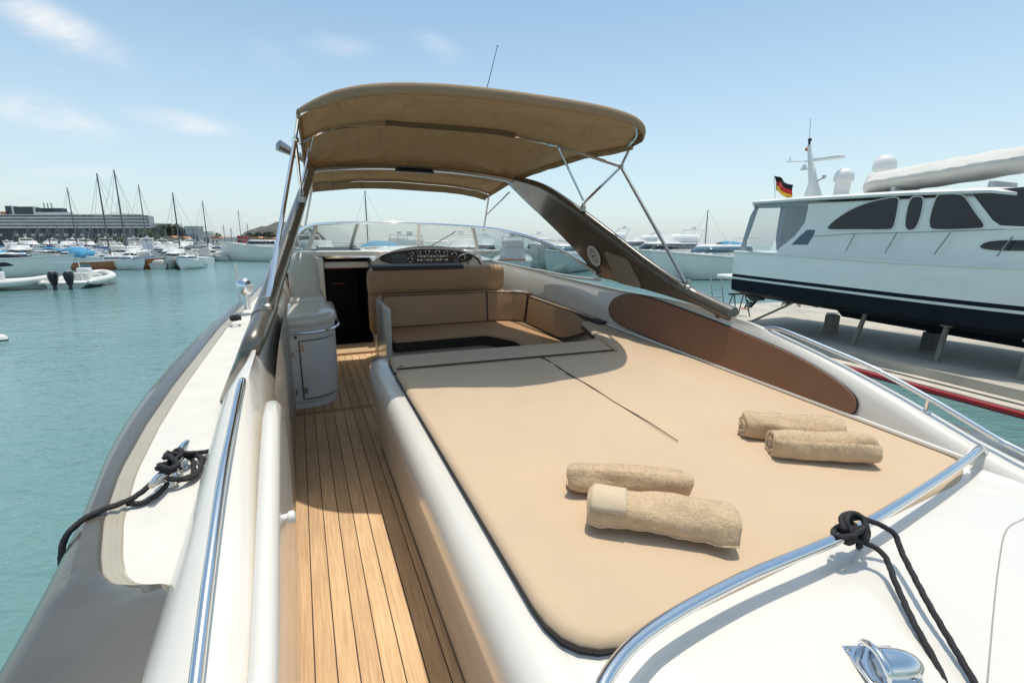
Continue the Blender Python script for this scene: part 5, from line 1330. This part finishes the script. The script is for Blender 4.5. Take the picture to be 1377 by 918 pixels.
# individual left-hand boats
p = wz(128, 361); q_ = wz(172, 357)
wb_ = motorboat('wooden_boat', 8.5, 2.6, 1.15, .5, hull_m=WOOD, canopy_m=None, label='varnished orange wooden boat with white deck beyond the inflatable', cat='wooden boat')
mid = wz(160, 362); setb(wb_, mid.x, mid.y, radians(-80), .95)
A = wz(78, 391); B2 = wz(138, 379); v = B2-A
r1 = rib('inflatable_boat', 7.0, 2.5, 'grey-white rigid inflatable with two black outboard engines, nearest boat on the left water', 2)
ctr = (A+B2)/2; setb(r1, ctr.x-.3, ctr.y+.6, atan2(-v.x, v.y), .95)
A = wz(-40, 420); r2 = rib('inflatable_boat', 6.0, 2.4, 'pale inflatable boat cut off by the left edge of the photo', 1)
p = wpt(-8, 29.5); setb(r2, p.x, p.y, radians(-62), .9)
cr_ = motorboat('cabin_cruiser', 11, 3.4, 1.75, .45, hull_m=WHITE, glass=GLASSD, dark_band=True, label='white cruiser with a long dark hull window at the left edge, behind the inflatable', cat='cabin cruiser')
p = wpt(-8, 41); setb(cr_, p.x, p.y, radians(-74), .9)
# big white motor yacht at the channel edge
by_ = motorboat('motor_cruiser', 15, 4.6, 2.5, .45, hull_m=HULLG, glass=GLASSD, fly=False, label='large white motor cruiser with its flared bow pointing at the channel, left of the arch', cat='motor cruiser')
p = wpt(368, 80); setb(by_, p.x, p.y, radians(82), 1.05)
p = wpt(292, 82); put(3, p.x, p.y, radians(80), 1.0, 'low grey-covered launch lying just left of the big flared bow', 'motorboats moored in the marina on the left')
# sailboats (masts)
cov = [NAVY, COVER, NAVY, GREYC, BLUEC, GREYC, NAVY, COVER]
desc = [(90, 252, 95, 'mast in front of the hotel roof end, leftmost of the tall masts'), (130, 233, 62, 'second tall mast from the left, with a navy sail cover'), (153, 228, 66, 'tallest mast in the marina'), (159, 262, 88, 'short mast just right of the tallest one'), (186, 248, 92, 'mast at the right end of the hotel'), (232, 259, 66, 'dark mast before the wooded slope, with a blue cover'), (272, 270, 96, 'mast rising behind the pale block'), (320, 282, 140, 'faint far mast left of the hill'),
        (50, 305, 90, 'short mast at the far left before the hotel'), (63, 306, 95, 'short mast beside the leftmost one'), (103, 300, 110, 'thin mast between the hotel and the second tall mast'), (168, 306, 100, 'short mast between the two tall mast groups'), (206, 300, 130, 'thin mast by the green slope'), (213, 300, 118, 'thin mast left of the orange roofs')]
for px_, py_, Yd_ in ((20, 309, 112), (36, 304, 125), (76, 303, 104), (84, 307, 120), (112, 306, 98), (121, 303, 128), (138, 308, 104), (176, 303, 110), (194, 306, 102), (221, 308, 112), (243, 300, 124), (258, 306, 108), (300, 302, 150), (310, 306, 134), (332, 300, 146)):
    desc.append((px_, py_, Yd_, ''))
nsm = 0
for k, (px, py, Yd, lab) in enumerate(desc):
    if not lab: lab = ORD[nsm]+' from the left among the short thin masts'; nsm += 1
    h = wh(py, Yd); Lb = max(7, h*.8) if h < 12 else 10.5
    Lb = min(Lb, 10.5); o = sailboat('sailboat', Lb, Lb*.3, h, 'white sailboat, '+lab, cov[k % 8]); tag(o, group='sailboats in the marina')
    p = wpt(px+ (459-py)*0, Yd, h)
    # put the mast head on its own vertical line
    d = wdir(px, py); t = Yd/d.y; X = d.x*t; rz = radians(random.choice([70, 80, 255]))
    o.matrix_world = TR(X, Yd, 0, rz)
    off_ = o.matrix_world.to_3x3() @ Vector((0, .08*Lb, 0)); o.matrix_world = TR(X-off_.x, Yd-off_.y, 0, rz)
# boats beyond the windscreen and to starboard
ahead = [(432, 40, 2, 1.0, -70), (466, 47, 0, 1.25, 100), (500, 40, 4, 1.3, -75), (530, 56, 2, 1.1, 80), (556, 41, 2, 1.0, -85), (590, 50, 0, 1.3, 95), (622, 43, 2, 1.05, -80), (652, 60, 2, 1.1, 100), (690, 48, 2, 1.0, -85), (724, 62, 2, 1.15, 95), (760, 50, 0, 1.4, -80)]
for k, (px, Yd, kd, s, a) in enumerate(ahead):
    p = wpt(px, Yd); put(kd, p.x, p.y, facing(p, .5), s, f'{KIND[kd]}, {ORD[k]} from left of the boats beyond the windscreen', 'boats moored ahead of the yacht')
big1 = motorboat('motor_cruiser', 16, 4.8, 2.3, .55, hull_m=HULLG, glass=GLASSD, fly=True, portholes=3, label='large flybridge cruiser with portholes, moored right of the arch beyond the strut', cat='motor cruiser')
p = wpt(905, 46); setb(big1, p.x, p.y, radians(118), .92)
big2 = motorboat('motor_cruiser', 14, 4.4, 2.1, .6, hull_m=HULLG, glass=GLASSB, fly=False, arch=True, label='white cruiser with light blue windows just left of the hauled-out yacht', cat='motor cruiser')
p = wpt(975, 40); setb(big2, p.x, p.y, radians(110), .9)
big3 = motorboat('motor_cruiser', 16, 4.8, 2.3, .6, hull_m=HULLG, glass=GLASSD, fly=True, label='flybridge cruiser seen through the gap between arch and side screen', cat='motor cruiser')
p = wpt(812, 58); setb(big3, p.x, p.y, radians(108), 1.0)
p = wpt(865, 75); put(2, p.x, p.y, radians(105), 1.3, 'white flybridge cruiser far behind the bimini strut', 'boats moored ahead of the yacht')
p = wpt(960, 85); put(4, p.x, p.y, radians(100), 1.4, 'white motorboat with blue canopy far beyond the cockpit canvas', 'boats moored ahead of the yacht')
o = sailboat('sailboat', 9, 2.8, wh(282, 90), 'white sailboat with a thin mast right of the strut', NAVY); p = wpt(952, 90); o.matrix_world = TR(p.x, p.y, 0, 1.5); tag(o, group='sailboats in the marina')
o = sailboat('sailboat', 9, 2.8, wh(256, 80), 'white sailboat whose mast stands above the windscreen centre', NAVY); p = wpt(502, 80); o.matrix_world = TR(p.x, p.y, 0, 1.5); tag(o, group='sailboats in the marina')
# buoy at the left edge
p = wz(2, 458); r = empty('mooring_buoy', Matrix.Translation(p), 'small white and black mooring buoy floating at the left edge', 'buoy')
mb = MB(); mb.lathe([(.001, -.12), (.12, -.08), (.16, 0), (.15, .02)], (0, 0, .02), 16); mb.build('base', BLACK, r)
mb = MB(); mb.lathe([(.15, .021), (.13, .11), (.07, .16), (.001, .17)], (0, 0, .02), 16); mb.build('cap', WHITE, r, ang=60)

# ================================================================== SHORE
YL = 200
mb = MB()
def land(u, v):
    x = -420+u*330; y = 172+v*300
    return Vector((x, y, min(1.1, .6+v*8)))
mb.grid(land, 20, 6); mb.box(-420, -90, 171, 172, -1, .9); tag(mb.build('shore', LAND), 'low quay and promenade in front of the hotel', None, None, 'structure')
# hotel
hx0 = wpt(-60, YL).x; hx1 = wpt(205, YL).x
Ht = empty('hotel', Matrix.Translation((0, YL, 1.0)), 'long white banded hotel with dark roof boxes on the far left shore', 'hotel')
zr = wh(289, YL)-1; zb = wh(306, YL)-1; fl = (zr-zb)/4
mb = MB(); mb.box(hx0, hx1, .8, 3.5, zb, zr-.3); mb.build('core', HSTONE, Ht)
mb = MB(); mb.box(hx0, hx1-3, 1.2, 3.5, 0, zb-.02); mb.build('lower_storeys', HDARK, Ht)
for k in range(5):
    mb = MB(); z = zb+fl*k; mb.box(hx0, hx1-.5*k, -.6, 1.0, z-.25, z+fl*.42 if k < 4 else z+.2); mb.build('balcony_band', HSTONE, Ht)
nb = 26; w = (hx1-hx0)/nb
for k in range(4):
    for i in range(nb):
        if random.random() < .06: continue
        x = hx0+w*i; z = zb+fl*k+fl*.43; mb = MB(); mb.box(x+w*.08, x+w*.92, .72, .79, z, z+fl*.45); mb.build('window', HWIN, Ht)
for i in range(24):
    for k in range(2):
        if (i*7+k*3) % 5 == 0: continue
        x = hx0+(hx1-hx0)*i/24; mb = MB(); z = .8+k*zb*.45; mb.box(x+1, x+2.6, 1.08, 1.18, z+.5, z+1.3); mb.build('pale_panel', HSTONE, Ht)
for a, b, z1, dx in ((8, 17, 276, 0), (20, 46, 277, .4), (49, 83, 279, .4)):
    x0 = wpt(a, YL).x; x1 = wpt(b, YL).x; mb = MB(); mb.box(x0, x1, 3, 6, zr-.3, wh(z1, YL)-1); mb.build('roof_box', HDARK, Ht, bevel=.2)
x0 = wpt(17.5, YL).x; x1 = wpt(19.5, YL).x; mb = MB(); mb.box(x0, x1, 2.8, 14, zr-.3, wh(277, YL)-1); x0 = wpt(46.3, YL).x; x1 = wpt(48.6, YL).x; mb.box(x0, x1, 2.8, 14, zr-.3, wh(278, YL)-1); mb.build('roof_pier', HSTONE, Ht)
x0 = wpt(52, YL).x; x1 = wpt(100, YL).x; mb = MB(); mb.box(x0, x1, 1.5, 2.9, zr-.3, wh(285, YL)-1); mb.build('roof_terrace', HSTONE, Ht)
x0 = wpt(4, YL).x; x1 = wpt(9, YL).x; mb = MB(); mb.box(x0, x1, 2.0, 6, zr-.3, wh(284, YL)-1); mb.build('plant_room', ROOFO, Ht)
mb = MB()
for px in (61, 66, 71, 176, 181, 187): x0 = wpt(px, YL).x; mb.box(x0-.15, x0+.15, 3, 3.3, zr-.3, wh(272 if px < 100 else 287, YL)-1)
mb.build('roof_mast', STEELD, Ht)
# small buildings right of the hotel
def building(nm, px0, px1, py, Yd, depth, m, roof_m, label, win=3, base=1.0):
    x0 = wpt(px0, Yd).x; x1 = wpt(px1, Yd).x; h = wh(py, Yd)-base; r = empty(nm, Matrix.Translation(((x0+x1)/2, Yd, base)), label, 'building')
    hw = (x1-x0)/2; mb = MB(); mb.box(-hw, hw, 0, depth, 0, h*.86); mb.build('walls', m, r)
    mb = MB(); mb.prism([(-hw-.4, h*.861), (hw+.4, h*.861), (hw*.6, h), (-hw*.6, h)], 1, -.4, depth+.4) if roof_m is ROOFO else mb.box(-hw-.2, hw+.2, -.2, depth, h*.861, h); mb.build('roof', roof_m, r)
    for i in range(win):
        x = -hw+2*hw*(i+.5)/win; mb = MB(); mb.box(x-hw/win*.4, x+hw/win*.4, -.06, -.01, h*.35, h*.65); mb.build('window', HWIN, r)
building('restaurant', 223, 237, 317, 165, 3, BEIGEW, ROOFO, 'low orange-roofed building below the wooded slope', 4)
building('restaurant', 238, 252, 318, 168, 3, BEIGEW, ROOFO, 'orange-roofed building touching the pale block', 3)
building('apartment_block', 253, 270, 304, 180, 3, GREYB, GREYB, 'pale grey square block right of the wooded slope', 4)
building('white_house', 271, 284, 311, 190, 3, WHITE2, WHITE2, 'white house right of the pale grey block', 3)
building('boat_shed', 303, 320, 319, 175, 3, WHITE2, WHITE2, 'long low white shed on the far quay', 5)
building('kiosk', 322, 328, 317, 174, 5, RED, RED, 'small red kiosk left of the far hill', 1)
building('harbour_house', 338, 352, 318, 170, 3, BEIGEW, ROOFO, 'orange-roofed house at the foot of the far hill', 3)
building('harbour_house', 353, 372, 319, 172, 3, BEIGEW, ROOFO, 'wider orange-roofed house beside the yacht arch', 4)
building('harbour_house', 286, 300, 318, 185, 8, WHITE2, ROOFO, 'white house with orange roof between the white house and the shed', 3)
def hill(nm, px, Yd, wpx, py, dep, label, k=1):
    c = wpt(px, Yd); hw = wpx*Yd/FPX; H_ = wh(py, Yd); mb = MB()
    def f(u, v):
        a = 2*u-1; b = 2*v-1; r2 = a*a+b*b
        h = H_*max(0, 1-r2)**.8*(1+.25*noise.noise(Vector((a*3, b*3, px))))+H_*.06*noise.noise(Vector((a*14, b*14, 1)))
        return Vector((c.x+a*hw, Yd+b*dep, max(-.5, h)))
    mb.grid(f, 40, 20); tag(mb.build(nm, HILLM, ang=180), label, None, None, 'structure')
hill('hill', 388, 320, 40, 301, 60, 'scrub covered hill beside the arch')
hill('hillside', 226, 260, 44, 303, 40, 'wooded slope right of the hotel')
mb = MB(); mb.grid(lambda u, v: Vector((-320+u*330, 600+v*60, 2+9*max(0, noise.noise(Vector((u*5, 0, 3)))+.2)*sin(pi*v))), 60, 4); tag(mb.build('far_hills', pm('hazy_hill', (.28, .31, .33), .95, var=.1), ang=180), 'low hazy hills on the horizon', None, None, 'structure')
# trees
def tree(h, w, seed, dark):
    rnd = random.Random(seed)
    r = empty('pine_tree' if dark else 'broadleaf_tree', Matrix.Identity(4), '', 'tree')
    mb = MB(); mb.tube([(0, 0, 0), (w*.03, 0, h*.35), (-w*.02, w*.02, h*.7)], [h*.035, h*.028, h*.012], 6)
    for k in range(5): a = rnd.uniform(0, 6.28); mb.tube([(0, 0, h*(.35+.06*k)), (cos(a)*w*.3, sin(a)*w*.3, h*(.55+.06*k))], [h*.014, h*.006], 4)
    mb.build('trunk', BARK, r)
    mb = MB(); cl = [(Vector((rnd.gauss(0, .26)*w, rnd.gauss(0, .26)*w, h*(.66+rnd.gauss(0, .13)))), rnd.uniform(.14, .26)*w) for _ in range(16)]
    for c, cr in cl:
        for _ in range(90):
            d = Vector((rnd.gauss(0, 1), rnd.gauss(0, 1), rnd.gauss(0, .8))).normalized()*cr*rnd.uniform(.6, 1.05); p = c+d
            u = Vector((rnd.gauss(0, 1), rnd.gauss(0, 1), rnd.gauss(0, 1))).normalized(); v = u.orthogonal().normalized(); s = w*.045
            mb.add([p-u*s-v*s*.6, p+u*s-v*s*.6, p+u*s*.6+v*s, p-u*s*.6+v*s], [(0, 1, 2, 3)])
    mb.build('crown', pm('crown_%d' % seed, (.035, .05, .022) if dark else (.085, .105, .035), .8, var=.5, vscale=.6), r, flat=True); return r
TP = [tree(6, 5.5, 1, True), tree(5.2, 5, 2, False), tree(6.5, 5, 3, True)]
ut = set()
tl = [(206, 196, 1), (211, 200, 0), (216, 206, 1), (221, 210, 0), (226, 204, 2), (231, 208, 1), (236, 203, 0), (241, 207, 2), (246, 204, 0), (251, 209, 2), (214, 222, 2), (224, 228, 0), (235, 226, 2), (244, 228, 0), (279, 196, 0), (287, 200, 1), (344, 186, 2), (360, 190, 0), (40, 185, 1), (70, 186, 0), (118, 187, 1), (140, 186, 0), (160, 187, 1), (196, 186, 1)]
for k, (px, Yd, ti) in enumerate(tl):
    o = TP[ti] if ti not in ut else copy_tree(TP[ti]); ut.add(ti); p = wpt(px, Yd, 0)
    hz = 1.0
    if 205 < px < 252: hz = 1.0+max(0, (Yd-200))*.12+1.0
    s = random.uniform(.85, 1.15)*(.7 if px < 200 else 1); o.matrix_world = TR(p.x, p.y, hz, random.uniform(0, 6), s)
    where = 'in front of the hotel' if px < 200 else ('on the wooded slope right of the hotel' if px < 255 else ('behind the white house' if px < 300 else 'by the foot of the far hill'))
    grp = [q__ for q__ in tl if (q__[0] < 200) == (px < 200) and (q__[0] < 255) == (px < 255) and (q__[0] < 300) == (px < 300)]
    rank = sorted(q__[0] for q__ in grp).index(px)
    tag(o, ('dark rounded tree' if ti != 1 else 'olive green bushy tree')+f', {ORD[rank]} from the left {where}', 'tree', 'trees on the far shore')

# ================================================================== LIGHT
sunb = Vector((.12, .17, 1)).normalized()
sw = (FX*sunb.x+FY*sunb.y+FZ*sunb.z).normalized()
sd = bpy.data.lights.new('sun', 'SUN'); sd.energy = 3.3; sd.angle = radians(.53); sd.color = (1, .945, .86)
so = bpy.data.objects.new('sun', sd); C.objects.link(so); so.rotation_euler = sw.to_track_quat('Z', 'Y').to_euler()
w = bpy.data.worlds.new('World'); scene.world = w; w.use_nodes = True; nt = w.node_tree; L = nt.links.new
bg = nt.nodes['Background']; sky = nn(nt, 'ShaderNodeTexSky'); sky.sky_type = 'NISHITA'; sky.sun_disc = False
sky.sun_elevation = math.asin(sw.z); sky.sun_rotation = atan2(sw.x, sw.y); sky.altitude = 0; sky.air_density = 1.0; sky.dust_density = 1.6; sky.ozone_density = 1.4
tc = nn(nt, 'ShaderNodeTexCoord'); sp = nn(nt, 'ShaderNodeSeparateXYZ'); L(tc.outputs['Generated'], sp.inputs[0])
# clouds on a flat layer above: direction / elevation
mxm = nn(nt, 'ShaderNodeMath', operation='MAXIMUM'); mxm.inputs[1].default_value = .06; L(sp.outputs['Z'], mxm.inputs[0])
dx = nn(nt, 'ShaderNodeMath', operation='DIVIDE'); dy = nn(nt, 'ShaderNodeMath', operation='DIVIDE'); L(sp.outputs['X'], dx.inputs[0]); L(mxm.outputs[0], dx.inputs[1]); L(sp.outputs['Y'], dy.inputs[0]); L(mxm.outputs[0], dy.inputs[1])
cb = nn(nt, 'ShaderNodeCombineXYZ'); L(dx.outputs[0], cb.inputs[0]); L(dy.outputs[0], cb.inputs[1])
mp = nn(nt, 'ShaderNodeMapping'); mp.inputs['Rotation'].default_value = (0, 0, .55); mp.inputs['Scale'].default_value = (1.2, .75, 1); mp.inputs['Location'].default_value = (.6, .35, 0); L(cb.outputs[0], mp.inputs['Vector'])
cn = nn(nt, 'ShaderNodeTexNoise', Scale=1.25, Detail=7.0, Roughness=.55, Distortion=.2); L(mp.outputs[0], cn.inputs['Vector'])
cr = nn(nt, 'ShaderNodeMapRange'); cr.inputs['From Min'].default_value = .60; cr.inputs['From Max'].default_value = .76; cr.inputs['To Max'].default_value = .8; L(cn.outputs['Fac'], cr.inputs['Value'])
# haze toward the horizon
hz = nn(nt, 'ShaderNodeMapRange'); hz.inputs['From Min'].default_value = 0; hz.inputs['From Max'].default_value = .42; hz.inputs['To Min'].default_value = .62; hz.inputs['To Max'].default_value = 0; L(sp.outputs['Z'], hz.inputs['Value'])
m1 = nn(nt, 'ShaderNodeMix', data_type='RGBA'); L(hz.outputs[0], m1.inputs[0])
tn = nn(nt, 'ShaderNodeMix', data_type='RGBA', blend_type='MULTIPLY'); tn.inputs[0].default_value = 1; L(sky.outputs[0], tn.inputs[6]); tn.inputs[7].default_value = (1.14, 1.27, 1.16, 1); L(tn.outputs[2], m1.inputs[6]); m1.inputs[7].default_value = (5.3, 5.95, 6.6, 1)
m2 = nn(nt, 'ShaderNodeMix', data_type='RGBA'); rt = nn(nt, 'ShaderNodeMath', operation='DIVIDE'); L(sp.outputs['X'], rt.inputs[0]); L(sp.outputs['Y'], rt.inputs[1])
mk = nn(nt, 'ShaderNodeMapRange'); mk.inputs['From Min'].default_value = -.7; mk.inputs['From Max'].default_value = .1; mk.inputs['To Min'].default_value = 1; mk.inputs['To Max'].default_value = .12; L(rt.outputs[0], mk.inputs['Value'])
ml = nn(nt, 'ShaderNodeMath', operation='MULTIPLY'); L(cr.outputs[0], ml.inputs[0]); L(mk.outputs[0], ml.inputs[1]); ry = nn(nt, 'ShaderNodeMath', operation='DIVIDE'); L(sp.outputs['Z'], ry.inputs[0]); L(sp.outputs['Y'], ry.inputs[1])
pc = nn(nt, 'ShaderNodeCombineXYZ'); L(rt.outputs[0], pc.inputs[0]); L(ry.outputs[0], pc.inputs[1])
prev = None
for (px_, py_, ax_, bx_, ang_, amt) in ((75, 35, .20, .055, -26, 1), (55, 152, .20, .050, -14, 1), (245, 165, .17, .030, -9, .8), (590, 62, .07, .028, -25, .45), (455, 62, .10, .03, -5, .35), (100, 232, .16, .018, 0, .5), (20, 255, .14, .02, 0, .5)):
    d = wdir(px_, py_)
    su = nn(nt, 'ShaderNodeVectorMath', operation='SUBTRACT'); L(pc.outputs[0], su.inputs[0]); su.inputs[1].default_value = (d.x/d.y, d.z/d.y, 0)
    ro = nn(nt, 'ShaderNodeVectorRotate', rotation_type='Z_AXIS'); L(su.outputs[0], ro.inputs['Vector']); ro.inputs['Angle'].default_value = radians(-ang_)
    mu = nn(nt, 'ShaderNodeVectorMath', operation='MULTIPLY'); L(ro.outputs[0], mu.inputs[0]); mu.inputs[1].default_value = (1/ax_, 1/bx_, 0)
    le = nn(nt, 'ShaderNodeVectorMath', operation='LENGTH'); L(mu.outputs[0], le.inputs[0])
    mr = nn(nt, 'ShaderNodeMapRange', interpolation_type='SMOOTHSTEP'); mr.inputs['From Min'].default_value = 1.0; mr.inputs['From Max'].default_value = 0; mr.inputs['To Min'].default_value = 0; mr.inputs['To Max'].default_value = amt; L(le.outputs['Value'], mr.inputs['Value'])
    if prev is None: prev = mr.outputs[0]
    else:
        mxx = nn(nt, 'ShaderNodeMath', operation='MAXIMUM'); L(prev, mxx.inputs[0]); L(mr.outputs[0], mxx.inputs[1]); prev = mxx.outputs[0]
mp2 = nn(nt, 'ShaderNodeMapping'); mp2.inputs['Rotation'].default_value = (0, 0, .35); mp2.inputs['Scale'].default_value = (5, 15, 1); L(pc.outputs[0], mp2.inputs['Vector'])
cn2 = nn(nt, 'ShaderNodeTexNoise', Scale=1.0, Detail=9.0, Roughness=.62, Distortion=.6); L(mp2.outputs[0], cn2.inputs['Vector'])
mr2 = nn(nt, 'ShaderNodeMapRange'); mr2.inputs['From Min'].default_value = .30; mr2.inputs['From Max'].default_value = .66; L(cn2.outputs['Fac'], mr2.inputs['Value'])
pr = nn(nt, 'ShaderNodeMath', operation='MULTIPLY'); L(prev, pr.inputs[0]); L(mr2.outputs[0], pr.inputs[1])
zf = nn(nt, 'ShaderNodeMapRange'); zf.inputs['From Min'].default_value = .07; zf.inputs['From Max'].default_value = .2; zf.inputs['To Max'].default_value = .25; L(sp.outputs['Z'], zf.inputs['Value'])
m6 = nn(nt, 'ShaderNodeMath', operation='MULTIPLY'); L(ml.outputs[0], m6.inputs[0]); L(zf.outputs[0], m6.inputs[1])
ad6 = nn(nt, 'ShaderNodeMath', operation='ADD'); ad6.use_clamp = True; L(pr.outputs[0], ad6.inputs[0]); L(m6.outputs[0], ad6.inputs[1])
L(ad6.outputs[0], m2.inputs[0]); L(m1.outputs[2], m2.inputs[6]); m2.inputs[7].default_value = (6.3, 6.45, 6.6, 1)
L(m2.outputs[2], bg.inputs['Color']); bg.inputs['Strength'].default_value = .145
scene.view_settings.view_transform = 'Standard'; scene.view_settings.look = 'None'; scene.view_settings.exposure = 0
scene.render.resolution_x = 1024; scene.render.resolution_y = 682
scene.cycles.max_bounces = 8; scene.cycles.transparent_max_bounces = 12
